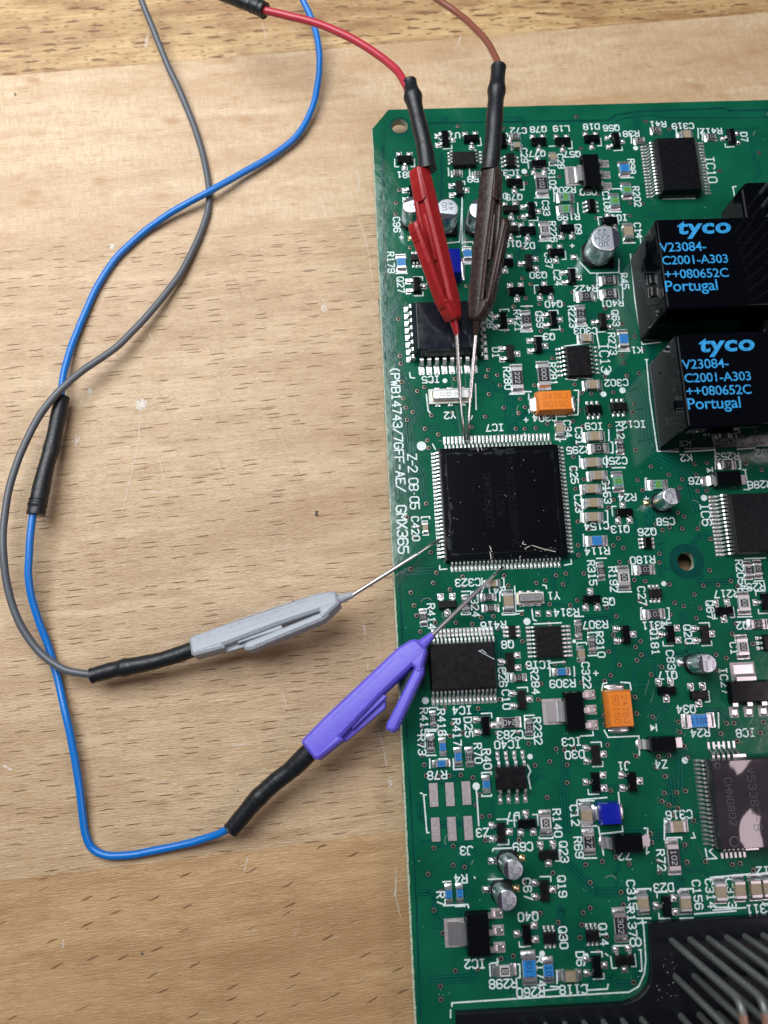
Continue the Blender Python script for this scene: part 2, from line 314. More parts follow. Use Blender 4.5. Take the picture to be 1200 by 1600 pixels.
# ------------------------------------------------------------------ plotter lettering
G = {
 '0': [[(0,1),(0,5),(1,6),(3,6),(4,5),(4,1),(3,0),(1,0),(0,1)]], '1': [[(1,5),(2,6),(2,0)], [(0.8,0),(3.2,0)]],
 '2': [[(0,5),(1,6),(3,6),(4,5),(4,4),(0,0),(4,0)]], '3': [[(0,5),(1,6),(3,6),(4,5),(4,4),(3,3),(1.5,3)], [(3,3),(4,2),(4,1),(3,0),(1,0),(0,1)]],
 '4': [[(3,0),(3,6),(0,2),(4,2)]], '5': [[(4,6),(0,6),(0,3.4),(3,3.4),(4,2.6),(4,1),(3,0),(1,0),(0,1)]],
 '6': [[(4,5),(3,6),(1,6),(0,5),(0,1),(1,0),(3,0),(4,1),(4,2.4),(3,3.4),(0,3.2)]], '7': [[(0,6),(4,6),(1.6,0)]],
 '8': [[(1,3),(0,4),(0,5),(1,6),(3,6),(4,5),(4,4),(3,3),(1,3),(0,2),(0,1),(1,0),(3,0),(4,1),(4,2),(3,3)]],
 '9': [[(0,1),(1,0),(3,0),(4,1),(4,5),(3,6),(1,6),(0,5),(0,3.6),(1,2.8),(4,2.9)]],
 'A': [[(0,0),(2,6),(4,0)], [(0.8,2.2),(3.2,2.2)]], 'B': [[(0,0),(0,6),(3,6),(4,5),(4,4),(3,3.1),(0,3.1)], [(3,3.1),(4,2),(4,1),(3,0),(0,0)]],
 'C': [[(4,5),(3,6),(1,6),(0,5),(0,1),(1,0),(3,0),(4,1)]], 'D': [[(0,0),(0,6),(2.8,6),(4,4.8),(4,1.2),(2.8,0),(0,0)]],
 'E': [[(4,6),(0,6),(0,0),(4,0)], [(0,3.1),(3,3.1)]], 'F': [[(4,6),(0,6),(0,0)], [(0,3.1),(3,3.1)]],
 'G': [[(4,5),(3,6),(1,6),(0,5),(0,1),(1,0),(3,0),(4,1),(4,2.8),(2.4,2.8)]], 'H': [[(0,0),(0,6)], [(4,0),(4,6)], [(0,3),(4,3)]],
 'I': [[(2,0),(2,6)], [(0.6,0),(3.4,0)], [(0.6,6),(3.4,6)]], 'J': [[(4,6),(4,1),(3,0),(1,0),(0,1)], [(2.6,6),(4,6)]],
 'K': [[(0,0),(0,6)], [(4,6),(0,2.6)], [(1.4,3.6),(4,0)]], 'L': [[(0,6),(0,0),(4,0)]], 'M': [[(0,0),(0,6),(2,3),(4,6),(4,0)]],
 'N': [[(0,0),(0,6),(4,0),(4,6)]], 'O': [[(0,1),(0,5),(1,6),(3,6),(4,5),(4,1),(3,0),(1,0),(0,1)]],
 'P': [[(0,0),(0,6),(3,6),(4,5),(4,4),(3,3),(0,3)]], 'Q': [[(0,1),(0,5),(1,6),(3,6),(4,5),(4,1),(3,0),(1,0),(0,1)], [(2.4,1.8),(4,0)]],
 'R': [[(0,0),(0,6),(3,6),(4,5),(4,4),(3,3),(0,3)], [(2,3),(4,0)]], 'S': [[(4,5),(3,6),(1,6),(0,5),(0,4),(4,2),(4,1),(3,0),(1,0),(0,1)]],
 'T': [[(0,6),(4,6)], [(2,6),(2,0)]], 'U': [[(0,6),(0,1),(1,0),(3,0),(4,1),(4,6)]], 'V': [[(0,6),(2,0),(4,6)]],
 'W': [[(0,6),(1,0),(2,4),(3,0),(4,6)]], 'X': [[(0,0),(4,6)], [(0,6),(4,0)]], 'Y': [[(0,6),(2,3),(4,6)], [(2,3),(2,0)]],
 'Z': [[(0,6),(4,6),(0,0),(4,0)]], '/': [[(0,0),(4,6)]], '-': [[(0.5,3),(3.5,3)]], '(': [[(3,6.4),(1.6,4.6),(1.6,1.4),(3,-0.4)]],
 '+': [[(0.4,3),(3.6,3)], [(2,1.4),(2,4.6)]], '.': [[(1.9,3),(2.1,3)]], ',': [[(2,0.4),(2.2,0)]], ' ': [],
}
def plot_text(mb, txt, px, py, h=1.25, rot=180, z=0.03, wd=0.2, m='silk', adv=1.32, zt=None, jitter=0.0, org=None, sc_x=1.0):
    """centred on the pixel, rot degrees counter-clockwise"""
    p = at(px, py, z if zt is None else zt) if org is None else Vector((org[0], org[1], 0))
    s = h/6.0; total = ((len(txt)-1)*adv*4+4)*s*sc_x; a = radians(rot); ca, sa = cos(a), sin(a)
    for i, ch in enumerate(txt):
        jy = random.uniform(-jitter, jitter)
        for pl in G.get(ch, []):
            q = []
            for gx, gy in pl:
                x = (i*adv*4+gx)*s*sc_x-total/2; y = (gy-3)*s+jy
                q.append((p.x+x*ca-y*sa, p.y+x*sa+y*ca))
            mb.stroke(q, wd, z, m)
def font_text(txt, size, name, mat, shear=0.0, offset=0.0, spacing=1.0, sx=1.0):
    cu = bpy.data.curves.new(name, 'FONT'); cu.body = txt; cu.size = size; cu.shear = shear; cu.offset = offset; cu.space_character = spacing
    cu.resolution_u = 4; cu.extrude = 0.01
    o = bpy.data.objects.new(name, cu); C.objects.link(o)
    me = bpy.data.meshes.new_from_object(o.evaluated_get(bpy.context.evaluated_depsgraph_get()))
    bpy.data.objects.remove(o); bpy.data.curves.remove(cu); me.materials.clear(); me.materials.append(M[mat])
    if sx != 1.0:
        for v in me.vertices: v.co.x *= sx
    me.name = name; return me
def spline(pts, step=4):
    """Catmull-Rom through the points (any dimension)"""
    pts = [Vector(p) for p in pts]; out = []
    for i in range(len(pts)-1):
        p0, p1, p2, p3 = pts[max(i-1, 0)], pts[i], pts[i+1], pts[min(i+2, len(pts)-1)]
        for k in range(step):
            t = k/step
            out.append(0.5*((2*p1)+(p2-p0)*t+(2*p0-5*p1+4*p2-p3)*t*t+(3*p1-p0-3*p2+p3)*t**3))
    out.append(pts[-1]); return out

# ------------------------------------------------------------------ workbench: glued beech strips
GA = (at(820, 54, TABLE)-at(0, 122, TABLE)); GANG = atan2(GA.y, GA.x)
bench = thing('workbench', 'glued beech bench top with dark flecks and pale scuffs under everything', 'workbench', (0, 0, TABLE-24))
bench['kind'] = 'structure'
MW = [wood('beech_top', (0.54, 0.345, 0.155), (0.27, 0.135, 0.05), (0.72, 0.52, 0.265), 3.6, .55, 4.4, 2.0, (0.18, 0.085, 0.035), GANG, dens=0.6, seed=1, tilt=0.05, swirl=.85, small=.8),
      wood('beech_pale', (0.58, 0.425, 0.26), (0.43, 0.255, 0.125), (0.69, 0.545, 0.37), 1.6, 0.10, 6, 3.0, (0.38, 0.23, 0.12), GANG, fibre=(2.4, 0.5), dens=0.22, big=0.85, seed=2, small=.25),
      wood('beech_flecked', (0.53, 0.365, 0.205), (0.37, 0.225, 0.11), (0.63, 0.465, 0.29), 3.0, 0.16, 4.4, 1.25, (0.15, 0.07, 0.032), GANG, dens=0.55, seed=3, swirl=.6, small=.65),
      wood('beech_front', (0.51, 0.32, 0.15), (0.35, 0.19, 0.08), (0.59, 0.395, 0.205), 2.4, 0.27, 5.2, 2.6, (0.20, 0.09, 0.035), GANG, dens=0.5, seed=4, tilt=-0.30, swirl=.7, small=.4)]
d = Vector((cos(GANG), sin(GANG))); nrm = Vector((-d.y, d.x))
def across(px, py): p = at(px, py, TABLE); return p.x*nrm.x+p.y*nrm.y
edges = [across(300, 94)+60, across(300, 94), across(300, 360), across(300, 1340), across(300, 1340)-70]
for i in range(4):
    t0, t1 = edges[i+1]+0.006, edges[i]-0.006
    P4 = [(-150, t0), (150, t0), (150, t1), (-150, t1)]
    mb = MB(); mb.prism([(d.x*a+nrm.x*b2, d.y*a+nrm.y*b2) for a, b2 in P4], 0, 24-0.012*(i % 2), MW[i], ch=0.006)
    obj('plank', mb.mesh('plank'), bench)
mb = MB()
def scuff(pts, wd, m='scratch'):
    """a scuff: a few broken hair-thin strokes side by side"""
    n_ = 1 if wd < .12 else int(wd/.06)+1
    for s_ in range(n_):
        o_ = random.uniform(-wd/2, wd/2) if n_ > 1 else 0; q = []
        for (x0, y0), (x1, y1) in zip(pts[:-1], pts[1:]):
            for k in range(5): q.append((x0+(x1-x0)*k/5, y0+(y1-y0)*k/5))
        q.append(pts[-1]); a_, b_ = (0, len(q)) if n_ == 1 else sorted(random.sample(range(len(q)+1), 2))
        W2 = [at(x, y, TABLE) for x, y in q[a_:b_]]
        W2 = [(p.x+o_+random.uniform(-.05, .05), p.y+random.uniform(-.05, .05)) for p in W2]
        if len(W2) > 1: mb.stroke(W2, min(wd, .07), 24+0.01, m)
for pts, wd in [([(561,255),(557,268),(562,282),(559,300)], .35), ([(560,340),(570,370),(577,400),(583,455)], .09), ([(222,622),(216,690),(205,740),(190,800)], .1),
                ([(565,960),(570,985),(571,1012)], .22), ([(572,1030),(577,1060)], .22), ([(590,1135),(600,1170),(612,1240)], .12), ([(205,765),(275,772)], .09),
                ([(232,50),(228,66)], .3), ([(228,75),(229,62)], .5), ([(232,518),(240,540)], .2), ([(207,537),(240,533)], .15), ([(366,1165),(400,1160)], .3), ([(619,1355),(617,1400),(625,1433)], .25),
                ([(388,1340),(382,1360)], .15), ([(375,1590),(405,1583)], .25), ([(250,720),(255,745)], .1), ([(100,1465),(98,1480)], .15), ([(440,1080),(448,1105)], .15), ([(5,1195),(18,1203)], .5),
                ([(170,160),(150,170)], .08), ([(410,35),(416,60)], .1), ([(720,55),(716,72)], .35), ([(330,220),(300,240)], .07), ([(60,165),(85,172)], .07), ([(680,105),(730,130),(748,165)], .06)]: scuff(pts, wd)
for k in range(34):
    x, y = random.uniform(10, 590), random.uniform(40, 1580); a = random.uniform(0, pi); l = random.uniform(4, 40)
    c0 = random.uniform(-4, 4); scuff([(x, y), (x+cos(a)*l*.5+c0, y+sin(a)*l*.5), (x+cos(a)*l, y+sin(a)*l)], random.choice([.025, .03, .045]), 'scratch')
for k in range(12):
    x, y = 300+random.uniform(-60, 160), random.uniform(330, 800); l = random.uniform(30, 130)
    scuff([(x, y), (x+l*.22, y+l*.5), (x+l*.44+random.uniform(-5,5), y+l)], .018, 'speck')
for k in range(55):
    p = at(random.uniform(10, 600), random.uniform(10, 1590), TABLE); mb.disc((p.x, p.y), random.uniform(.03, .11), 24+0.02+k*0.0004, random.choice(['scratch', 'speck', 'scratch']), 7)
obj('scuff_marks', mb.mesh('scuff_marks'), bench, kind='stuff')
mb = MB()
for k in range(520):      # chalky round blot
    a, r = random.uniform(0, 2*pi), min(1.05, abs(random.gauss(0, 0.6))); p = at(221, 632, TABLE)
    mb.disc((p.x+r*cos(a), p.y+r*sin(a)*.9), random.uniform(.04, .13), 24+0.012+k*0.0001, 'scratch', 6)
for cx_, cy_, s_, m_ in [(495, 803, .22, 'speck'), (175, 386, .3, 'scratch'), (505, 480, .5, 'scratch'), (140, 611, .3, 'scratch'), (120, 690, .5, 'scratch'), (458, 940, .12, 'speck'), (610, 1222, .5, 'scratch'), (222, 1490, .09, 'speck'), (24, 148, .14, 'speck')]:
    for k in range(45):
        p = at(cx_, cy_, TABLE); mb.disc((p.x+random.gauss(0, s_*.6), p.y+random.gauss(0, s_)), random.uniform(.03, .13), 24+0.014+k*0.0002, m_, 6)
obj('blot', mb.mesh('blot'), bench, kind='stuff')

# ------------------------------------------------------------------ the board
xL = (at(584, 300).x+at(649, 1560).x+at(603, 700).x)/3; yT = (at(650, 169).y+at(1150, 158.5).y)/2
xR = at(1200, 800).x+26; yB = at(700, 1600).y-28
board = thing('circuit_board', 'green printed circuit board crowded with small parts on the right of the bench', 'circuit board', ((xL+xR)/2, (yT+yB)/2, TABLE))
B0 = Vector(board.location)
def bobj(name, me, loc=(0, 0, 0), rz=0.0, label=None, kind=None):
    return obj(name, me, board, Vector(loc)-B0, rz, label, kind)
def make_laminate():
    bm = bmesh.new()
    c1, c2 = at(583, 203), at(607, 172); nt = at(582, 232)
    out = []
    ys = [yB+(c1.y-yB)*k/120 for k in range(121)]
    for k, y in enumerate(ys):                       # routed left edge, slightly ragged
        out.append((xL+random.uniform(-.05, .05)+(0.25 if abs(y-nt.y) < 0.6 else 0) - (0.12 if k % 41 < 2 else 0), y))
    out += [(c2.x, yT)] + [(c2.x+(xR-c2.x)*k/60, yT+random.uniform(-.02, .02)) for k in range(1, 61)] + [(xR, yB)]
    def loop(pts):
        vs = [bm.verts.new((x, y, 0)) for x, y in pts]; return [bm.edges.new((vs[i], vs[(i+1) % len(vs)])) for i in range(len(vs))]
    es = loop(out)
    for px, py, r in ((624.5, 197, 1.5), (1072.6, 877, 1.5)):
        p = at(px, py); es += loop([(p.x+r*cos(2*pi*i/40), p.y+r*sin(2*pi*i/40)) for i in range(40)])
    bmesh.ops.triangle_fill(bm, use_beauty=True, use_dissolve=False, edges=es)
    bmesh.ops.recalc_face_normals(bm, faces=bm.faces)
    if sum(f.normal.z for f in bm.faces) < 0: bmesh.ops.reverse_faces(bm, faces=bm.faces)
    r = bmesh.ops.extrude_face_region(bm, geom=list(bm.faces))
    bmesh.ops.translate(bm, verts=[v for v in r['geom'] if isinstance(v, bmesh.types.BMVert)], vec=(0, 0, -1.6))
    bmesh.ops.recalc_face_normals(bm, faces=bm.faces)
    me = bpy.data.meshes.new('laminate'); me.materials.append(M['mask']); me.materials.append(M['edge'])
    for f in bm.faces: f.material_index = 1 if abs(f.normal.z) < 0.5 else 0
    bm.to_mesh(me); bm.free(); return me
lam = bobj('laminate', make_laminate())
mb = MB(); n_ = 260; ys_ = [yB+(at(583, 203).y-yB)*k/n_ for k in range(n_+1)]; vs_ = []
for k, y in enumerate(ys_): vs_ += [(xL-.01, y, .0135), (xL+(.10 if y > at(600, 900).y else .22)+.20*abs(noise.noise(Vector((0, y*.9, 0))))+random.uniform(0, .05), y, .0135)]
mb.add(vs_, [[2*k, 2*k+1, 2*k+3, 2*k+2] for k in range(n_)], 'edge'); bobj('bare_edge', mb.mesh('bare_edge'))
# hidden solder tails under the board hold it off the bench
mb = MB()
for k in range(18): mb.tube([(at(1150, 1470).x+2.5*(k % 6)-8, at(1150, 1470).y-5.6*(k//6), -1.6), (at(1150, 1470).x+2.5*(k % 6)-8, at(1150, 1470).y-5.6*(k//6), TABLE)], 0.4, 'lead', 8)
for k in range(6): mb.tube([(xL+6, yT-20-20*k, -1.6), (xL+6, yT-20-20*k, TABLE)], 0.4, 'lead', 8)
bobj('solder_tails', mb.mesh('solder_tails'), kind='stuff')

# copper under the mask: dark clearances with raised traces in them
mbt = MB(); _tz = [0]
def trace(pts, wd=0.22, gap=0.5, offs=(0,), world=False):
    W = [Vector(p) if world else at(*p).xy for p in pts]
    for o_ in offs:
        q = []
        for i, p in enumerate(W):
            a = (W[i]-W[i-1]).normalized() if i else (W[1]-W[0]).normalized(); b2 = (W[i+1]-W[i]).normalized() if i < len(W)-1 else a
            n1 = Vector((-a.y, a.x)); n2 = Vector((-b2.y, b2.x)); n = (n1+n2); n = n/max(.4, n.dot(n1)); q.append((p.x+n.x*o_, p.y+n.y*o_))
        for (g0, g1) in zip(q[:-1], q[1:]):
            L = hypot(g1[0]-g0[0], g1[1]-g0[1])
            if L < 1e-4: continue
            u = ((g1[0]-g0[0])/L, (g1[1]-g0[1])/L); v = (-u[1], u[0]); _tz[0] = (_tz[0]+1) % 400
            for w_, z_, m_ in ((gap, 0.003+_tz[0]*6e-6, 'gap'), (wd, 0.007+_tz[0]*6e-6, 'trace')):
                e = w_*0.45
                if m_ == 'trace' and wd == 0: continue
                mbt.add([(g0[0]-u[0]*e*.4+v[0]*w_/2, g0[1]-u[1]*e*.4+v[1]*w_/2, z_), (g0[0]-u[0]*e*.4-v[0]*w_/2, g0[1]-u[1]*e*.4-v[1]*w_/2, z_), (g0[0]-u[0]*e, g0[1]-u[1]*e, z_),
                         (g1[0]+u[0]*e*.4-v[0]*w_/2, g1[1]+u[1]*e*.4-v[1]*w_/2, z_), (g1[0]+u[0]*e, g1[1]+u[1]*e, z_), (g1[0]+u[0]*e*.4+v[0]*w_/2, g1[1]+u[1]*e*.4+v[1]*w_/2, z_)], [[0, 2, 1, 3, 4, 5]], m_)
R4 = [k*0.46-0.69 for k in range(4)]
trace([(622,476),(608,497),(613,552),(622,562),(626,590),(636,606),(650,622),(655,640),(636,663),(640,700),(641,770)], .2, .44, R4)
trace([(644,690),(646,720),(660,742),(664,780)], .2, .4, [-.45, 0, .45])
trace([(600,455),(592,470),(603,560),(606,600)], 0, .3, [0]); trace([(597,230),(603,440),(612,640),(624,900),(636,1150),(650,1400),(657,1590)], 0, .28, [0])
trace([(1200,172),(1140,173),(1130,169),(1000,174),(962,180),(950,188),(640,193)], 0, .45); trace([(1200,184),(1040,184),(1020,180),(978,184),(962,190)], 0, .3)
trace([(600,206),(600,560)], 0, .35); trace([(1185,200),(1060,205)], 0, .3)
trace([(955,588),(985,612),(995,640),(998,690),(1012,712),(1050,733),(1072,760),(1084,800)], .3, .52, [0, .6, 1.2, 1.8, 2.4])
trace([(880,1180),(876,1240),(880,1300)], .2, .45, [0, .5, 1.0]); trace([(690,240),(690,330),(630,330)], 0, .4)
trace([(740,590),(765,610),(790,612),(790,655),(800,680)], .2, .45, [0, .5, 1.0, 1.5]); trace([(880,1350),(930,1400),(1000,1400),(1020,1420)], .2, .45, [0, .5, 1.0])
trace([(1010,1100),(1060,1150),(1060,1230)], .25, .5, [0, .6]); trace([(1000,790),(1030,850),(1030,900)], .25, .5, [0, .6])
random.seed(21)
for k in range(175):
    x, y = random.uniform(615, 1190), random.uniform(185, 1560); a = random.randrange(8)*pi/4; p = at(x, y).xy; pts = [p]
    for s_ in range(random.randint(2, 5)):
        L = random.uniform(1.2, 6.0) if a % (pi/2) < 0.1 else random.uniform(.6, 1.6); q = p+Vector((cos(a), sin(a)))*L
        if not (xL+1.4 < q.x < xR-2 and yB+2 < q.y < yT-2): break
        pts.append(q); p = q; a += random.choice([-1, 1])*pi/4
    if len(pts) > 1: trace(pts, .2, .46, [j*.46 for j in range(random.choice([1, 1, 2, 3]))], world=True)
for px, py, r in ((1072.6, 877, 2.9), (624.5, 197, 1.9)):
    p = at(px, py); n = 40; r0 = 1.5
    mbt.add([(p.x+rr*cos(2*pi*i/n), p.y+rr*sin(2*pi*i/n), 0.012) for rr in (r0, r) for i in range(n)], [[i, n+i, n+(i+1) % n, (i+1) % n] for i in range(n)], 'gap')
obj('traces', mbt.mesh('traces'), board, -B0, kind='stuff')

# plated holes
VIAS = """622,498 625,556 626,568 627,597 630,622 652,611 663,605 676,596 711,592 654,459 729,447 763,578 760,588 777,586 781,602 764,616 813,623 790,516 803,479 634,637 645,644 636,656 674,649 664,670
707,645 685,679 668,688 670,700 758,651 737,667 787,637 810,645 806,670 666,787 636,808 654,823 647,839 673,863 642,889 682,895 677,911 723,901 703,921 642,926 647,946 673,951 651,962 680,973 657,987
712,973 738,975 752,965 771,963 766,974 777,982 788,899 724,916 740,947 816,1002 815,959 794,915 786,1047 781,1093 695,1107 747,1107 707,1131 659,1134 689,1144 703,1150 723,1145 659,1164 659,1180
663,1195 666,1212 685,1213 702,1212 720,1211 739,1215 750,1242 744,1258 753,1276 765,1275 758,1313 776,1145 809,1144 826,1162 765,1202 763,1175 811,1312 678,1325 708,1322 726,1355 669,1366 708,1352
678,1422 692,1458 688,1541 689,1562 689,1393 819,1379 802,1494 783,1498 746,1514 844,1427 846,1542 711,1517 823,1040 867,1037 881,1035 845,1068 841,1093 908,1067 945,1064 954,1055 968,1039 951,1018
1002,1023 995,1032 1018,1054 1020,1120 992,1089 995,1115 944,1118 945,1132 949,1164 869,1170 882,1172 896,1169 859,1190 886,1195 836,1196 886,1223 993,1181 979,1192 1026,1199 826,1162 903,815 920,827
951,825 966,841 958,852 974,856 903,852 904,867 912,896 884,896 869,899 852,907 838,911 880,913 902,938 948,949 963,963 859,944 891,946 920,986 958,992 1001,1002 993,1011 968,878 984,878 1008,908
991,906 999,939 1009,944 858,974 820,636 810,646 835,602 898,601 909,614 924,615 940,615 958,613 904,625 905,641 895,658 911,666 844,652 861,650 855,662 837,669 820,670 886,669 902,692 892,702 896,714
896,732 912,749 899,764 903,793 991,632 988,644 983,661 953,665 970,676 993,703 951,727 1017,729 996,750 1004,766 948,757 949,769 972,774 959,781 951,793 980,587 816,435 829,444 822,466 843,475 824,479
802,479 880,475 894,457 930,447 845,517 878,516 863,560 946,482 972,506 992,526 972,555 975,567 979,587 945,588 1005,546 998,583 900,182 908,232 874,276 822,286 809,317 811,340 985,317 1004,318 984,337
932,341 934,304 907,304 823,273 821,202 869,200 786,200 1009,190 817,387 1025,819 1035,828 1046,824 1066,826 1090,826 1110,842 1109,891 1030,865 1030,879 1046,913 1099,915 1122,914 1142,908 1152,917
1085,929 1054,942 1068,947 1094,950 1088,966 1047,960 1018,978 1032,977 1002,1023 995,1032 1072,1004 1150,974 1144,990 1119,1023 1135,1028 1176,1006 1045,742 1066,749 1062,762 1085,725 1104,723 1088,742
1090,767 1104,767 1165,724 1190,734 1059,801 1069,807 1106,814 1034,1042 1060,1128 1062,1144 1069,1166 1074,1184 1039,1213 1038,1239 1057,1238 1071,1236 1029,1182 1045,1180 1126,1146 1135,1130 1147,1130
1171,1145 1188,1145 1152,1158 1193,1128 1121,1047 1034,1252 1045,1258 1059,1263 1050,1273 1084,1282 1070,1320 1016,1302 1018,1316 1029,1345 1030,1362 1073,1347 1102,1346 1144,1351 1156,1349 1177,1360
983,1350 855,1246 901,1271 915,1351 941,1346 922,1379 970,1394 974,1414 922,1419 911,1426 909,1445 872,1441 844,1427 864,1364 962,1339 811,1313 954,1235 882,1463 906,1465 934,1487 948,1463 990,1535
716,197 624,297 619,317 618,334 641,387 729,376 1060,198 1046,202 1124,267 1186,239""".split()
mb = MB(); seen = set(); n = 14
for k, s_ in enumerate(VIAS):
    if s_ in seen: continue
    seen.add(s_); px, py = map(float, s_.split(',')); p = at(px, py); z = 0.016+k*5e-6
    for r0, r1, z0, z1, m_ in ((.32, .54, 0.0, 0.0, 'gap'), (.26, .34, .014, .004, 'ring')):
        mb.add([(p.x+r*cos(2*pi*i/n), p.y+r*sin(2*pi*i/n), z+zz) for r, zz in ((r0, z0), (r1, z1)) for i in range(n)], [[i, n+i, n+(i+1) % n, (i+1) % n] for i in range(n)], m_, True)
    mb.disc((p.x, p.y), .28, z+.002, 'hole', 12)
bobj('plated_holes', mb.mesh('plated_holes'), kind='stuff')
mb = MB(); random.seed(8)                       # rims of clear lacquer pooled round the holes at the lower right
for s_ in sorted(seen):
    px, py = map(float, s_.split(','))
    if px > 985 and py > 1030:
        p = at(px, py); a0 = random.uniform(0, 2*pi); n_ = 18; rr = random.uniform(.46, .72); ox, oy = random.uniform(-.15, .15), random.uniform(-.15, .15)
        mb.tube([(p.x+ox+rr*cos(a0+i*5.2/n_)*random.uniform(.97, 1.03), p.y+oy+rr*sin(a0+i*5.2/n_), .03) for i in range(n_+1)], .05, 'mask', 6)
for pts in ([(1010,1040),(1014,1062),(1008,1085),(1016,1100)],[(1020,1050),(1022,1075),(1017,1098)],[(1126,1085),(1130,1105),(1136,1112)],[(1073,1190),(1079,1200),(1079,1225),(1084,1240),(1085,1270)],[(1090,1325),(1098,1340),(1096,1365),(1105,1372)],[(1110,1150),(1104,1160),(1108,1175)],[(1192,1330),(1194,1352)],[(1178,1118),(1168,1140),(1180,1150)]):
    W2 = spline([(*at(*p).xy, .02) for p in pts], 6); mb.tube(W2, .05, 'mask', 6)
bobj('lacquer_rims', mb.mesh('lacquer_rims'), kind='stuff')

mb = MB(); random.seed(31)                      # dust and lint
for k in range(260):
    p = at(random.uniform(600, 1200), random.uniform(175, 1590))
    if p.x < xL+.5: continue
    mb.disc((p.x, p.y), random.uniform(.02, .06), .05+k*.0002, 'silk', 6)
for k in range(26):
    p = at(random.uniform(620, 1200), random.uniform(175, 1590)); a_ = random.uniform(0, 6.3); q = [(p.x+i*.35*cos(a_+i*.25), p.y+i*.35*sin(a_+i*.25)) for i in range(random.randint(2, 6))]; mb.stroke(q, .03, .06, 'scratch')
bobj('dust', mb.mesh('dust'), kind='stuff')
# ------------------------------------------------------------------ printing on the board
random.seed(5)
sk = MB()
T180 = """Q81 633 273|C72 810 204|Q78 841 202|L19 877 201|D18 924 198|Q56 955 200|Q77 839 240|Q57 894 241|IC32 795 270|Q79 803 308|R200 882 297|R199 888 339|Q50 919 300|Q16 801 381|D2 827 384|C319 1067 197
R41 1028 194|R412 1111 205|R38 986 209|Q30 841 430|R422 915 451|R401 956 474|Q40 865 475|C303 915 517|C302 963 598|K1 995 547|Q3 858 526|IC9 928 666|IC12 990 663|C304 851 653|R295 904 703|C250 961 720
R24 980 777|C154 932 822|Q13 969 827|Q26 1011 831|R114 933 861|R180 1004 875|Y1 865 931|R314 885 957|R307 930 976|Q5 951 940|IC7 773 668|IC5 673 593|Y2 703 649|C323 731 910|R417 770 923|C58 1040 815
Z6 1085 751|R253 1136 713|K2 1072 715|J2 1189 708|R286 1187 757|R217 1135 928|R294 1176 917|R311 1023 977|Q17 1043 1055|Q34 1072 1108|R24 1094 1145|IC8 1165 1145|Z4 1033 1194|C316 1061 1273|D23 1037 1387
C311 1187 1420|IC3 893 1159|D30 898 1179|J1 975 1197|R309 879 1068|IC16 842 1039|IC4 722 1110|IC40 793 1163|C283 797 1148|D7 802 1276|Z3 754 1301|R78 683 1211|J3 729 1329|C69 817 1323|R4 720 1373
Q40 825 1432|IC2 742 1506|R298 786 1537|R260 829 1550|C118 896 1546|Z2 976 1337|Q8 793 1007|U75 706 212|R9 739 280|D1 785 307|IC1 967 340|12 1192 1361|R416 771 977|Q2 1160 977"""
for line in T180.replace('\n', '|').split('|'):
    t_, x_, y_ = line.split(); plot_text(sk, t_, float(x_), float(y_), 1.14, 180, wd=.215, adv=1.40, jitter=.03)
TV = """R179 611 410|Q27 626 445|C96 620 351|R421 809 501|Q59 843 499|C24 871 434|R223 894 495|R45 976 439|Q63 962 497|R273 957 537|R280 793 591|R281 864 584|D1 775 551|C31 905 681
R12 969 672|C34 887 670|C23 904 787|C153 948 768|R315 925 895|R192 958 905|C27 1003 931|R310 938 1007|R98 987 260|R202 995 307|C108 948 315|C28 876 252|R102 863 281|C33 853 325|R226 864 362|Q9 903 358
C14 997 360|C37 857 407|R284 836 1064|C26 785 1058|C10 791 1093|C322 916 1055|R232 840 1142|R415 663 1127|R73 659 1164|R416 690 1129|R417 714 1144|D25 732 1136|R70 747 1177|R40 761 1186|R140 871 1286
C12 898 1274|R69 904 1324|Q23 881 1331|Q19 878 1385|C67 824 1389|Q30 880 1465|Q14 943 1460|R174 845 1518|D6 907 1498|R137 987 1440|C315 987 1398|C156 1090 1398|C314 1110 1396|C313 1142 1396|R72 1033 1344
Q181 1023 1003|Q20 1075 991|C83 1048 1031|Q67 1110 953|R205 1157 894|C1 1147 1013|IC27 1132 1064|D7 1163 214|R414 674 963|C420 649 826|R7 689 1404|C324 742 944|C29 819 243|Q76 691 218|C25 897 742|R28 765 500"""
for line in TV.replace('\n', '|').split('|'):
    t_, x_, y_ = line.split(); plot_text(sk, t_, float(x_), float(y_), 1.14, -90, wd=.215, adv=1.40, jitter=.03)
plot_text(sk, 'IC10', 1111, 265, 1.6, -90, wd=.22); plot_text(sk, 'IC13', 945, 559, 1.6, -90, wd=.22); plot_text(sk, 'IC6', 1103, 804, 1.5, -90, wd=.22)
plot_text(sk, '(PWB14743/7GFF-AE/', 621.5, 669, 1.42, -90, wd=.24, adv=1.30); plot_text(sk, 'GMX365', 628.5, 827, 1.6, -90, wd=.26, adv=1.28)
plot_text(sk, 'Z-2 08.05', 646, 752, 1.45, -90, wd=.22, adv=1.08)
plot_text(sk, '8', 993, 1472, 1.6, -90, wd=.24)
for x_, y_ in ((820,680), (822,656), (627,371), (894,384), (1010,779), (931,1052), (1004,1441)): plot_text(sk, '+', x_, y_, 1.3, 0, wd=.2)
for x_, y_, r_ in [(658.5,697,.80),(695,595,.42),(819,268,.52),(972.5,610,.55),(943,616,.5),(948,582,.5),(823.4,971,.57),(1099.8,778,.52),(664.6,1094.7,.55),(744,1228.5,.56),(828,1182,.42),(1037,912,.42),(847,1490,.42),(993,231.6,.45),(1070,1188,.5),(897,1002,.3),(830,631,.42),(856,1475,.3),(916,1493,.35)]:
    p = at(x_, y_); sk.disc((p.x, p.y), r_, .044, 'silk', 20)
def ln(*pts, wd=.22):
    q = [at(*p) for p in pts]; sk.stroke([(p.x, p.y) for p in q], wd, .03, 'silk')
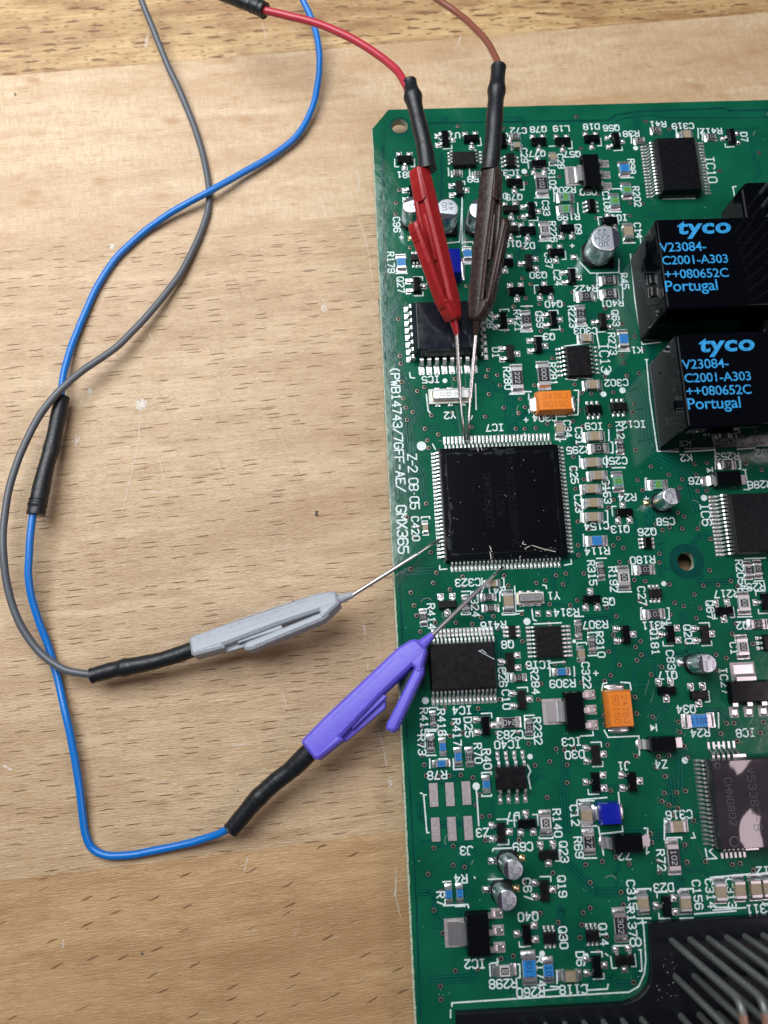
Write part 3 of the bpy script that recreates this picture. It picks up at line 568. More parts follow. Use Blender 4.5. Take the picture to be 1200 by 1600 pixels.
for L_ in [((706,1572),(706,1567),(810,1560),(983,1550),(998,1541),(1007,1520),(1009,1500),(1005,1440)), ((704,1590),(704,1578)), ((996,1443),(1010,1441)), ((666,616),(669,642),(672,645)), ((743,600),(744,640)),
           ((657,1239),(660,1240)), ((662,1242),(667,1301),(670,1301)), ((663,1242),(666,1242)), ((745,1240),(748,1290)), ((744,1232),(746,1255)), ((776,1200),(778,1235)), ((824,1195),(829,1205),(825,1213),(829,1232)),
           ((1144,293),(1150,291)), ((1145,292),(1152,335)), ((1035,311),(1086,310)), ((985,397),(992,470),(1003,537)), ((1003,538),(1032,535)), ((1008,562),(1012,562)), ((1010,562),(1015,620),(1027,705),(1060,706)), ((1070,706),(1116,703)), ((1152,702),(1180,700)),
           ((1005,420),(999,360)), ((906,410),(922,427),(967,426),(967,405)), ((690,381),(718,378),(722,320)), ((722,377),(722,300)), ((882,541),(920,536)), ((932,520),(935,537)), ((884,592),(900,594),(905,590),(925,592)),
           ((640,582),(641,590),(648,591)), ((736,655),(738,650)), ((676,694),(680,702)), ((687,884),(687,890),(698,889)), ((882,883),(893,881),(892,874)), ((870,683),(875,690)), ((897,610),(904,610),(903,648),(888,649)), ((826,616),(826,625)), ((826,640),(827,645)),
           ((796,616),(800,616),(806,612),(830,612)), ((906,560),(907,560)), ((850,1008),(851,1008)), ((834,975),(877,973)), ((800,960),(811,959)), ((858,1036),(882,1034)), ((831,952),(833,968),(838,970)), ((804,916),(806,955),(818,954)), ((810,945),(812,926)), ((848,914),(853,915),(854,920)),
           ((814,946),(835,945)), ((1116,1178),(1116,1165),(1128,1165)), ((1113,1326),(1108,1330),(1120,1341)), ((1102,1326),(1105,1342),(1120,1341)), ((944,1141),(950,1152),(998,1150),(999,1180)), ((907,1150),(927,1149),(926,1143)), ((940,1079),(942,1068),(948,1067)), ((970,1066),(984,1067),(986,1078)), ((916,1272),(917,1272)),
           ((902,1250),(948,1246)), ((901,1252),(903,1270)), ((937,1303),(973,1299),(972,1290)), ((935,1292),(943,1336)), ((966,1238),(968,1256)), ((1012,1294),(1010,1334),(1014,1331)), ((1006,1294),(1012,1294)), ((1038,1279),(1038,1312)), ((1083,1301),(1086,1309),(1080,1309)),
           ((1110,1377),(1110,1371),(1175,1365)), ((1114,1422),(1165,1418)), ((1085,1428),(1150,1423)), ((741,1370),(742,1372)), ((763,1374),(785,1373)), ((771,1326),(799,1325)), ((770,1327),(770,1330)), ((692,1378),(704,1377)), ((693,1415),(731,1413),(732,1418)),
           ((767,1505),(778,1504),(777,1498)), ((765,1506),(766,1525)), ((845,1548),(873,1545)), ((918,1547),(949,1545),(950,1538)), ((916,1545),(918,1538)), ((1001,1485),(1003,1517)), ((998,1484),(1002,1484)), ((999,1517),(1003,1517)), ((946,1490),(950,1493)), ((1163,873),(1196,872)), ((1117,702),(1118,733)), ((1155,720),(1157,733)), ((1164,735),(1170,765)), ((1162,765),(1171,765)), ((1160,734),(1166,734)),
           ((860,1541),(873,1542)), ((1040,1281),(1069,1312)) ][:-1]: ln(*L_)
for x_, y_ in ((1021,1137), (1109,735)):      # diode signs
    p = at(x_, y_); sk.add([(p.x-.5, p.y+.5, .04), (p.x-.5, p.y-.5, .04), (p.x+.4, p.y, .04)], [[0, 1, 2]], 'silk'); sk.stroke([(p.x+.45, p.y+.5), (p.x+.45, p.y-.5)], .2, .046, 'silk')
def ends(px, py, wpx, hpx, o, p0=0.62):
    """the short bars or brackets printed at both ends of a two-terminal part"""
    for s_ in (-1, 1):
        if random.random() > p0: continue
        br = random.choice([0, 0, 2.5])
        if o == 'h':
            x = px+s_*(wpx/2+5); ln((x-s_*br-0.5, py-hpx/2-2), (x, py-hpx/2-2), (x+.6, py+hpx/2+1), (x-s_*br, py+hpx/2+1))
        else:
            y = py+s_*(hpx/2+5); ln((px-wpx/2-2, y-s_*br), (px-wpx/2-2, y), (px+wpx/2+2, y-.6), (px+wpx/2+2, y-s_*br))

# ------------------------------------------------------------------ small parts of the board
ROT = {'S': 0.0, 'E': pi/2, 'N': pi, 'W': -pi/2}      # where the single lead, or the local -y side, points
def gull(w, L, h, th=.13, pad=True, solder=1.0, hgt=None):
    """lead leaving a body at the origin along +x"""
    def mk():
        mb = MB(); mb.path([(-.15, h), (.18*L, h), (.30*L, h*.93), (.50*L, .16), (.60*L, .10), (L, .09)], w, th, 'lead')
        if pad: mb.box((.78*L, 0, .022), (.62*L, w*1.45, .018), 'pad' if solder < .8 else 'tin')
        if solder: mb.blob((.84*L, 0, .03), (.24*L, w*.62, .16*solder+.08), 'tin', 8, 3)
        return mb.mesh('lead')
    return cached(('gull', round(w, 2), round(L, 2), round(h, 2), round(th, 2), pad, solder), mk)
def body_box(w, d, h, m, taper=.94, z0=.08, ch=.06):
    """moulded body: widest at the parting line, draft above and below"""
    def mk():
        mb = MB(); zm = z0+(h-z0)*.45
        a, b2 = w/2, d/2; t = min(w, d)*(1-taper)*.5+.03
        R = [(a-t*.7, b2-t*.7, z0), (a, b2, zm), (a, b2, zm+.02), (a-t, b2-t, h-ch), (a-t-ch, b2-t-ch, h)]
        vs = [(sx*x, sy*y, z) for x, y, z in R for sx, sy in ((-1, -1), (1, -1), (1, 1), (-1, 1))]
        fs = [[3, 2, 1, 0]]+[[k*4+i, k*4+(i+1) % 4, k*4+4+(i+1) % 4, k*4+4+i] for k in range(4) for i in range(4)]+[[16, 17, 18, 19]]
        mb.add(vs, fs, m); return mb.mesh('body', bevel=.025)
    return cached(('body', round(w, 2), round(d, 2), round(h, 2), m, taper, z0), mk)
def rename(me, n): me.name = n; return me

def sot23(px, py, o, w=2.9, d=1.35, h=1.0, m=None, name='transistor', two=None):
    p = at(px, py, .9); rz = ROT[o]+random.uniform(-.03, .03)
    t = bobj(name, body_box(w, d, h, m or random.choice(['epoxy', 'epoxyg', 'epoxyg']), .86), (p.x, p.y, 0), rz)
    L = .95
    for x, y, a in ((0, -d/2, -pi/2), (-.95, d/2, pi/2), (.95, d/2, pi/2)):
        obj('lead', gull(.46, L, .42), t, (x, y, 0), a)
        obj('solder_joint', cached('sj', lambda: joint(.95, 1.0, .30)), t, (x, y+(L-.25)*(-1 if y < 0 else 1), 0), a)
    if random.random() < .75:
        for s_ in ((1,) if random.random() < .5 else (-1, 1)):       # printed corner marks
            c_, s0 = cos(rz), sin(rz); q = [(s_*(w/2+.35), d/2-.2), (s_*(w/2+.35), -d/2-.45), (s_*(w/2-.35), -d/2-.45)]
            sk.stroke([(p.x+c_*x-s0*y, p.y+s0*x+c_*y) for x, y in q], .2, .03, 'silk')
    return t
def joint(a, b, h):
    """solder fillet: pad with a slumped mound of solder"""
    mb = MB(); mb.box((0, 0, .02), (a, b, .025), 'tin')
    mb.blob((.02, 0, .03), (a*.46, b*.44, h), 'tin', 10, 3)
    return mb.mesh('solder_joint')
def sot6(px, py, o='h', w=2.8, d=1.5, h=.95, n=3, m='epoxy', L=.8, pitch=.85, name='microchip', label=None):
    """o h: leads above and below; v: leads left and right"""
    p = at(px, py, .8); t = bobj(name, body_box(w, d, h, m, .9), (p.x, p.y, 0), 0 if o == 'h' else pi/2, label)
    for i in range(n):
        for s_ in (-1, 1): obj('lead', gull(.34, L, .4, .12), t, ((i-(n-1)/2)*pitch, s_*d/2, 0), s_*pi/2)
    return t

CHIP = {'c': ('alumina', 'tan'), 'k': ('alumina', 'rblack'), 'b': ('alumina', 'rblue'), 'g': ('teal', 'rgreen')}
def two_terminal(kind, px, py, wpx, hpx, txt=None, name=None, marks=True, lb=None):
    o = 'h' if wpx > hpx else 'v'
    a, b2 = sz(px, py, wpx, hpx, .4); Lg, W = (a, b2) if o == 'h' else (b2, a); Lg = round(Lg, 1); W = round(W, 1)
    if marks: ends(px, py, wpx, hpx, o, .55 if Lg > 2 else .2)
    H = {'c': .85 if W > .9 else .6}.get(kind, .50 if W > .9 else .38)
    fil = min(.50, Lg*.17); BL = Lg-2*fil; tl = BL*.2
    p = at(px, py, H); rz = (0 if o == 'h' else -pi/2)+random.uniform(-.03, .03)+(pi if random.random() < .3 else 0)
    if txt: rz = (pi if o == 'h' else -pi/2)
    bm_ = {'c': 'tan', 'k': 'alumina', 'b': 'alumina', 'g': 'teal'}[kind]
    def mk():
        mb = MB(); mb.box((0, 0, .06+(H-.06)/2), (BL-2*tl+.02, W*.97, H-.06-.02), bm_, ch=.05 if kind == 'c' else .02); return mb.mesh('body')
    t = bobj(name or ('ceramic_capacitor' if kind == 'c' else 'resistor'), cached(('chip', kind, Lg, W), mk), (p.x, p.y, 0), rz, lb)
    def mt():
        mb = MB(); m_ = 'lead'; mb.box((tl/2, 0, .05+(H-.05)/2), (tl, W, H-.05), m_, ch=.05)
        # concave fillet running down to the pad
        pr = [(tl, H*.86), (tl+fil*.18, H*.50), (tl+fil*.45, H*.24), (tl+fil, .035)]; n = 6; vs = []
        for x, z in pr:
            e = W*.5*(1.06 if z < H*.4 else .98)
            for i in range(n+1): y = -e+2*e*i/n; bul = 1-abs(2*i/n-1)**3*.4; vs.append((tl+(x-tl)*(1 if z > .1 else 1), y, max(.03, z*bul)))
        fs = [[k*(n+1)+i, (k+1)*(n+1)+i, (k+1)*(n+1)+i+1, k*(n+1)+i+1] for k in range(3) for i in range(n)]
        mb.add(vs, fs, 'tin', True); mb.box((tl*.8+fil/2, 0, .018), (fil+tl*.9, W*1.12, .02), 'tin')
        return mb.mesh('terminal')
    tm = cached(('term', kind, Lg, W), mt)
    obj('terminal', tm, t, (BL/2-tl, 0, 0)); obj('terminal', tm, t, (-(BL/2-tl), 0, 0), pi)
    if kind != 'c':
        ww = W*(.62 if (kind == 'k' and marks == 'light') else .93); ll = (BL-2*tl)*(1.08 if kind != 'k' or marks != 'light' else .8)
        def mc():
            mb = MB(); mb.box((0, 0, .03), (ll, ww, .06), CHIP[kind][1] if kind != 'g' else 'teal', ch=.02)
            if kind == 'g': mb.box((0, 0, .065), (ll*.6, ww*.8, .02), 'rgreen')
            return mb.mesh('top_coat')
        c_ = obj('top_coat', cached(('coat', kind, ll, ww), mc), t, (0, 0, H-.03))
        tx = txt or (random.choice(['103', '101', '473', '102', '222']) if ll > .8 else '')
        if tx:
            def mx():
                mb = MB(); plot_text(mb, tx, 0, 0, min(ww*.52, .75), 0, .012, wd=.06 if not txt else .09, m='markw' if kind == 'k' else 'darkink', org=(0, 0), adv=1.45); return mb.mesh('marking')
            obj('marking', cached(('mk', tx, kind, ll, ww, bool(txt)), mx), t, (0, 0, H+(.05 if kind == 'g' else .035)))
    return t

def chip(px0, py0, px1, py1, H, sides, m='epoxy', label=None, leadw=.3, th=.13, pad=True, solder=.6, lh=None, name='microchip', taper=.95, z0=.12):
    """body top seen between two pixel corners at height H; sides: {L,R,T,B: (n, (x,y) first tip, (x,y) last tip)}"""
    cx_, cy_ = (px0+px1)/2, (py0+py1)/2
    a, b2 = at(px0, cy_, H).x, at(px1, cy_, H).x; c_, d_ = at(cx_, py0, H).y, at(cx_, py1, H).y
    w_, h_ = round(b2-a, 2), round(c_-d_, 2); x, y = (a+b2)/2, (c_+d_)/2
    t = bobj(name, body_box(w_, h_, H, m, taper, z0, ch=.08), (x, y, 0), 0, label)
    lh = lh or H*.5
    for s_, (n, t0, t1) in sides.items():
        A, B = at(*t0), at(*t1)
        for i in range(n):
            f = i/(n-1) if n > 1 else 0; q = A.lerp(B, f)
            if s_ in 'LR': L = abs(((A.x+B.x)/2)-(x+(w_/2 if s_ == 'R' else -w_/2))); obj('lead', gull(leadw, L, lh, th, pad, solder), t, ((w_/2 if s_ == 'R' else -w_/2), q.y-y, 0), 0 if s_ == 'R' else pi)
            else: L = abs(((A.y+B.y)/2)-(y+(h_/2 if s_ == 'T' else -h_/2))); obj('lead', gull(leadw, L, lh, th, pad, solder), t, (q.x-x, (h_/2 if s_ == 'T' else -h_/2), 0), pi/2 if s_ == 'T' else -pi/2)
    return t, (x, y, w_, h_)

# --- two-terminal parts: kind, centre, size in pixels of the photograph
random.seed(11)
for a in [('k',805,212,17,9),('c',808.5,225.5,17,8),('k',714,269,17,9),('k',747,271,17,9),('b',730.5,395.6,13,24),('b',627,409,14,27),('c',864.4,243.8,9,20),('b',975.8,262.5,15,24),('g',980,296,15,26),
          ('g',961,313.5,15,26),('g',884,307.3,27,13),('g',884,326,27,13),('c',983,360,14,30),('k',1026,202,18,10),('c',1073.5,208.7,24,12),('k',1112,213,20,10),('k',1000,218,18,10),
          ('k',822.7,498.8,14,30),('k',916.5,462,30,14),('k',952,437,29,14),('k',953,458,29,14),('k',908,490,14,30),('c',916.5,527,25,12),('b',975,529,14,30),('c',927,600,30,14),
          ('c',875.7,669,12,26),('c',930,680.6,32,14),('k',936,699.8,32,14),('c',926.5,721.8,32,14),('c',935,742,32,14),('c',924.6,763,32,14),('c',927.5,785,32,14),('c',928,807,32,14),
          ('k',969.6,697,11,24),('g',966.4,751.6,16,31),('g',1028.6,756.8,31,15),('b',933,844.6,33,15),('k',939.5,891.6,11,28),('k',1008,889.7,32,14),('k',1023,959.4,34,15),
          ('k',904.5,983.6,10,30),('k',925.6,1006.6,10,26),('c',909,1021.5,11,24),('k',811,1059,25,11),('b',878,1049.6,28,11),('k',827,1136,11,26),('k',677,1123,9,24),('k',673.3,1161.6,11,28),
          ('b',692,1167,10,28),('b',716.3,1182.7,11,29),('k',733.8,1182.7,11,30),('b',689.8,1193.3,27,11),('b',760.3,1225.7,11,27),('c',664.8,824,9,22),('k',661.9,964.5,11,27),('k',728,942.4,10,26),
          ('c',770,911,24,11),('k',763.5,933,24,11),('k',767,950,26,11),('c',795,938.6,16,34),('b',701.5,1397,11,30),('b',718.7,1396,11,30),('c',892.3,1526.7,35,17),
          ('c',917.3,1274.6,17,36),('c',1006,1412,17,36),('c',1059.8,1292,35,18),('c',1072.6,1412,17,36),('c',1127.6,1394,17,38),('c',1157.8,1391,17,38),('c',1182.6,1389.5,17,38),('c',1202,1388,17,38),
          ('k',1170.7,890.7,11,28),('k',1185.7,889,11,28),('k',1185,975,31,14),('k',1137.5,725.6,28,12),('k',788,500,10,22)]: two_terminal(*a)
for a in [('k',846.7,286.5,18,36,'102'),('k',808.5,590,17,42,'222'),('k',850,585,18,42,'000'),('k',796,1129,37,16,'240'),('b',827.4,1513.7,21,52,'3011'),('b',857.3,1516.7,16,40,'1102'),
          ('k',970,1446.7,19,52,'302'),('k',1053.3,1340,19,52,'102'),('b',1092.8,1126.3,49,21,'3011'),('k',921,1316,18,40,'572')]: two_terminal(*a)
for a in [('k',851.9,358,16,28,'000'),('k',975.4,902,18,36,'000'),('k',853.2,1286,18,38,'000'),('k',789,1517.6,36,18,'000'),('k',1163.3,942,18,34,'000'),('k',1161.5,1010.7,18,36,'000')]: two_terminal(*a, marks='light')
# --- three-leaded parts
for a in [(632.5,247,'S'),(645,300,'E'),(736.7,214.6,'S'),(786,217,'E'),(718,292.7,'E'),(804.4,283.3,'S'),(799,325,'S'),(798,357.3,'S'),(651,443.5,'E'),(797.7,549.8,'E'),(787,499,'E'),(808,453,'S'),
          (827,408,'W'),(825,358,'S'),(869.6,392.5,'S'),(894.6,430,'E'),(853,450.8,'N'),(865,496.7,'E'),(841.5,537,'E'),(942.5,500,'W'),(976.4,799.6,'N'),(925.5,935.7,'N'),(979,991,'E'),(797.4,1033.8,'W'),
          (816,1093,'E'),(932,1179.6,'E'),(932,1222.8,'W'),(988.8,1221.8,'E'),(759.4,1134,'E'),(783.8,1301.6,'E'),(824,1287.4,'N'),(823.6,1461,'W'),(933,1512,'E'),(976.7,1501.7,'S'),(857.5,1336,'S'),
          (851.8,1392.5,'E'),(1043.3,1417,'W'),(1198,940,'W'),(1133,954,'S'),(1048.8,990.6,'W'),(1102.8,990.6,'E'),(1043,1078.7,'S'),(1093.7,1086,'S'),(1144,211,'W'),(842.5,218.8,'S'),(880,218.8,'S'),
          (925.8,214.6,'S'),(963.3,216.7,'E'),(842.5,254,'N'),(831,326,'E'),(886,355,'N'),(699.3,944.3,'S'),(790,408,'S'),(953,343,'N'),(696,214,'E')]: sot23(*a)
sot6(798, 249, 'v', 2.7, 1.6, n=3); sot6(652, 402, 'h', 2.4, 1.4, n=3, pitch=.65); sot6(928.4, 638.5, 'h', 2.8, 1.5, m='epoxyg'); sot6(967.7, 634.6, 'h', 2.8, 1.5)
sot6(1012.8, 847.5, 'v', 1.9, 1.3, .9, pitch=.65, L=.6, m='epoxyg'); sot6(1025, 927, 'h', 2.0, 1.5, .9, pitch=.65, L=.65); sot6(800.8, 986.6, 'v', 1.9, 1.15, .9, pitch=.65, L=.75)
sot6(924.8, 319.8, 'v', 2.4, 1.4, pitch=.85, L=.7, m='epoxyg'); sot6(860, 1466.7, 'h', 2.0, 1.6, .9, pitch=.65, L=.7); sot6(926.7, 1463, 'h', 2.0, 1.6, .9, pitch=.65, L=.7); sot6(1203, 1004, 'v', 2.6, 2.0, .9, pitch=.8, L=.8)

# --- microchips
E_ = 'microchip'
chip(707,235.5,744.5,258,1.1,{'L':(4,(699,240),(701,256)),'R':(4,(752,238),(753,254))},leadw=.3,label='small eight-lead microchip between the red and brown clips')
chip(645,465,752,550,3.5,{'L':(8,(633,484),(635,562)),'B':(8,(659,584),(742,581)),'R':(8,(757,482),(760,558))},m='epoxyb',leadw=.62,th=.25,solder=1.0,lh=1.3,taper=.87,z0=.6,label='thick square chip with broad bright leads under the clip needles')
chip(885,539,924.6,588,1.1,{'L':(7,(869,546),(872,587)),'R':(7,(932,543),(937,583))},leadw=.28,solder=.8,label='small fourteen-lead chip above the orange capacitor')
IC7, IC7R = chip(690,695.5,882,874,1.6,{'L':(28,(675,709.6),(683.5,871)),'R':(28,(880.5,699.6),(894,862)),'T':(28,(694.5,685),(857,678)),'B':(28,(706.5,892),(874,885.5))},m='epoxyg',leadw=.27,th=.12,solder=.9,lh=.7,taper=.985,label='largest square chip with a fine row of leads on all four sides')
chip(837.4,977.6,880,1027.6,1.1,{'L':(8,(822,981),(826,1026)),'R':(8,(889,978.5),(894,1024))},leadw=.28,label='sixteen-lead chip right of the chip touched by the purple clip')
IC4, _r = chip(671,1003,776,1078.5,2.2,{'T':(16,(676,984),(768,982)),'B':(16,(677,1100),(774,1097))},leadw=.32,th=.14,solder=.9,lh=.9,label='wide chip beside the tip of the purple clip, with a white scratch')
chip(775,1197.5,823.5,1235,1.6,{'T':(4,(777,1177),(816,1173)),'B':(4,(782,1255),(821,1252))},leadw=.42,th=.18,solder=1.0,lh=.8,label='eight-lead chip beside the bare pads')
chip(1029,213,1093,298,2.4,{'L':(17,(1001,230),(1012,308)),'R':(17,(1099,224),(1107,302))},leadw=.26,solder=.7,lh=1.1,th=.14,taper=.95,label='tall chip near the top edge with shining leads on its left')
chip(1144,767,1290,862,2.4,{'L':(16,(1107,777),(1121,867))},leadw=.32,solder=.7,lh=1.1,th=.14,taper=.96,label='dark chip cut by the right edge, below the relays')
IC8, R8 = chip(1118,1183,1290,1326,3.3,{'L':(20,(1083,1188),(1097,1318)),'T':(6,(1106,1160),(1145,1157)),'B':(6,(1128,1341),(1163,1339))},m='lacq',leadw=.36,solder=0,pad=False,lh=1.3,th=.2,taper=.98,label='lacquered chip with rippled glossy top at the lower right')
x, y, w_, h_ = R8
mb = MB()
for t_, dx, dy, s_ in (('V53382-B', -2.4, .6, 1.15), ('CHN0802', -6.0, .4, 1.0), ('04B07', 1.0, 1.5, 1.0)): plot_text(mb, t_, 0, 0, s_, -90, .0, wd=.07, m='mark', org=(dx, dy), adv=1.5)
for c_ in ((-6.2, -5.2), (-7.3, 5.6)): mb.lathe([(.75 if c_[1] < 0 else .45, 0), (.62 if c_[1] < 0 else .33, .04)], 'mark', 20, c=c_, cap=False)
obj('marking', mb.mesh('marking'), IC8, (0, 0, 3.31), kind='stuff'); mb = MB()
for s_ in (-1, 1): mb.box((-2.9, s_*(h_/2-.1), .0), (2.0, 1.1, .5), 'lead')
obj('heat_spreader', mb.mesh('heat_spreader'), IC8, (0, 0, 1.3))
mb = MB()
for t_, dx, s_, dy in (('MC9S12DB128BVPVE', 1.55, 1.25, -.2), ('1L59W', -.45, 1.25, -.2), ('QHKPDB0807', -2.35, 1.2, .3)): plot_text(mb, t_, 0, 0, s_*.9, -90, 0, wd=.10, m='greyink', org=(dx, dy), adv=1.28)
obj('marking', mb.mesh('marking'), IC7, (0, 0, 1.602), kind='stuff')
mb = MB(); random.seed(3)
def on7(px, py): p = at(px, py, 1.6); return (p.x-IC7R[0], p.y-IC7R[1])
for pts in ([(745,693),(747,705)],[(750,694),(753,703)],[(765,853),(768,862)],[(766,863),(767,873)],[(818,846),(816,850),(822,851)],[(820,857),(828,853)],[(831,852),(850,858),(868,862)],[(813,869),(812,872)]): mb.stroke([on7(*p) for p in pts], .09, 1.61, 'scratch')
for k in range(60):
    c0 = on7(*random.choice([(768+random.gauss(0, 3), 868+random.gauss(0, 6)), (845+random.gauss(0, 16), 857+random.gauss(0, 3)), (random.uniform(695, 880), random.uniform(700, 870))])); mb.disc(c0, random.uniform(.02, .06), 1.611+k*.0002, 'scratch', 6)
w7, h7 = IC7R[2]/2-1.15, IC7R[3]/2-1.15
mb.stroke([(-w7, -h7), (w7, -h7), (w7, h7), (-w7, h7), (-w7, -h7)], .07, 1.605, 'film')
for k in range(30):
    e = random.choice('TTLLRB'); u_ = random.uniform(-1, 1)
    c0 = {'T': (u_*w7, h7+random.uniform(-.5, .7)), 'B': (u_*w7, -h7+random.uniform(-.6, .3)), 'L': (-w7+random.uniform(-.6, .4), u_*h7), 'R': (w7+random.uniform(-1.2, .2), u_*h7)}[e]
    d_ = (random.uniform(.4, 1.6), random.uniform(-.15, .15)) if e in 'TB' else (random.uniform(-.15, .15), random.uniform(.4, 1.6))
    mb.stroke([c0, (c0[0]+d_[0], c0[1]+d_[1])], random.uniform(.15, .45), 1.602+k*.00005, 'film')
obj('scuff', mb.mesh('scuff'), IC7, kind='stuff')
mb = MB(); p0 = IC4.location+B0
for pts in ([(748,1017),(772,1030)],[(748,1017),(754,1016),(760,1021)],[(753,1015),(757,1019)]): mb.stroke([(at(*p, 2.2).x-p0.x, at(*p, 2.2).y-p0.y) for p in pts], .08, 2.21, 'silk')
obj('scratch', mb.mesh('scratch'), IC4)

# --- power transistors with a broad tab
def tab_part(bx0, by0, bx1, by1, o, tab, leads, label):
    cx_, cy_ = (bx0+bx1)/2, (by0+by1)/2; H = 1.7; p = at(cx_, cy_, H); a, b2 = sz(cx_, cy_, bx1-bx0, by1-by0, H)
    W, D = (b2, a) if o == 'v' else (a, b2)
    rz = -pi/2 if o == 'v' else 0                         # local +y is the lead side
    t = bobj('voltage_regulator', body_box(round(W, 2), round(D, 2), H, 'epoxyg', .9), (p.x, p.y, 0), rz, label)
    if o == 'h': t.rotation_euler.z = pi
    else: t.rotation_euler.z = -pi/2
    mb = MB(); tl = tab[0]; mb.path([(-.2, .85), (.5, .85), (.75, .3), (1.0, .2), (tl, .2)], 3.1, .26, 'lead'); mb.box((tl*.6, 0, .025), (tl*1.15, 3.9, .03), 'pad')
    obj('tab', mb.mesh('tab'), t, (0, -D/2, 0), -pi/2)
    def ml():
        mb = MB(); mb.path([(-.2, .85), (.45, .85), (.75, .3), (1.0, .2), (1.75, .2)], .8, .24, 'lead'); mb.box((1.35, 0, .025), (1.7, 1.45, .03), 'pad'); mb.blob((1.75, 0, .03), (.4, .55, .25), 'tin', 10, 3); return mb.mesh('lead')
    for i in (-1, 0, 1): obj('lead', cached('tablead', ml), t, (i*2.3, D/2, 0), pi/2)
tab_part(910,239,939,291,'v',(2.3,),0,'power transistor left of the blue resistor, its bright tab to the left')
tab_part(883.4,1080,915,1142,'v',(2.7,),0,'power transistor beside the upright orange capacitor')
tab_part(729,1425,767,1497,'v',(2.6,),0,'power transistor near the lower left of the board')
tab_part(1141,1063,1205,1098,'h',(2.4,),0,'power transistor at the right edge with its tab pointing up')

# --- diodes
def diode(px, py, wpx, hpx, label, tab=1.4):
    p = at(px, py, 1.8); a, b2 = sz(px, py, wpx, hpx, 1.8)
    t = bobj('diode', body_box(round(a, 2), round(b2, 2), 2.0, 'epoxyg', .9), (p.x, p.y, 0), 0, label)
    mb = MB(); mb.path([(-.2, 1.1), (.12, 1.1), (.25, .9), (.35, .3), (.6, .15), (tab, .14)], b2*.62, .2, 'lead'); mb.blob((tab*.8, 0, .03), (.6, b2*.36, .22), 'tin', 10, 3)
    me = mb.mesh('terminal'); obj('terminal', me, t, (-a/2, 0, 0), pi); obj('terminal', me, t, (a/2, 0, 0), 0)
diode(1138, 747, 42, 24, 'diode just above the dark chip at the right edge'); diode(1037, 1163, 42, 25, 'diode right of the upright orange capacitor'); diode(982, 1318.7, 48, 30, 'diode under the blue box')

# --- boxed capacitors
def boxcap(px, py, wpx, hpx, mat, H, label, lines=(), o='h', name='tantalum_capacitor', ch=.35):
    p = at(px, py, H); a, b2 = sz(px, py, wpx, hpx, H); mb = MB()
    W, D = (a, b2) if o == 'h' else (b2, a)
    mb.box((0, 0, .1+(H*.45-.1)/2), (W, D, H*.45-.1), mat, .995); mb.box((0, 0, H*.725), (W*.995, D*.995, H*.55), mat, .90, .86, ch=.05)
    t = bobj(name, mb.mesh('body', bevel=.07, seg=2), (p.x, p.y, 0), 0 if o == 'h' else -pi/2, label)
    mb = MB(); mb.path([(-.1, H*.3), (.06, H*.3), (.1, .2), (.2, .12), (.75, .1)], D*.6, .14, 'lead'); mb.blob((.45, 0, .03), (.5, D*.42, .3), 'tin', 10, 3)
    me = mb.mesh('terminal'); obj('terminal', me, t, (W/2, 0, 0)); obj('terminal', me, t, (-W/2, 0, 0), pi)
    if lines:
        mb = MB()
        for i, s_ in enumerate(lines): plot_text(mb, s_, 0, 0, .85, 0, 0, wd=.10, m='orangemark', org=(0, .7-1.4*i), adv=1.55)
        obj('marking', mb.mesh('marking'), t, (0, 0, H+.002), kind='stuff')
    return t
boxcap(868, 625, 57, 34, 'orange', 2.3, 'orange capacitor lying across, below the fourteen-lead chip', ('2476J', '9015C'), 'h')
boxcap(970.5, 1108, 41, 60, 'orange', 2.3, 'orange capacitor standing upright in the lower half', ('2476J', '9015C'), 'v')
boxcap(955.5, 1273, 33, 35, 'bluebox', 2.2, 'blue box-shaped capacitor below the upright orange one', (), 'h', 'film_capacitor')
boxcap(706, 407, 31, 44, 'bluebox', 3.0, 'blue box-shaped capacitor half hidden behind the red clip', (), 'h', 'film_capacitor')

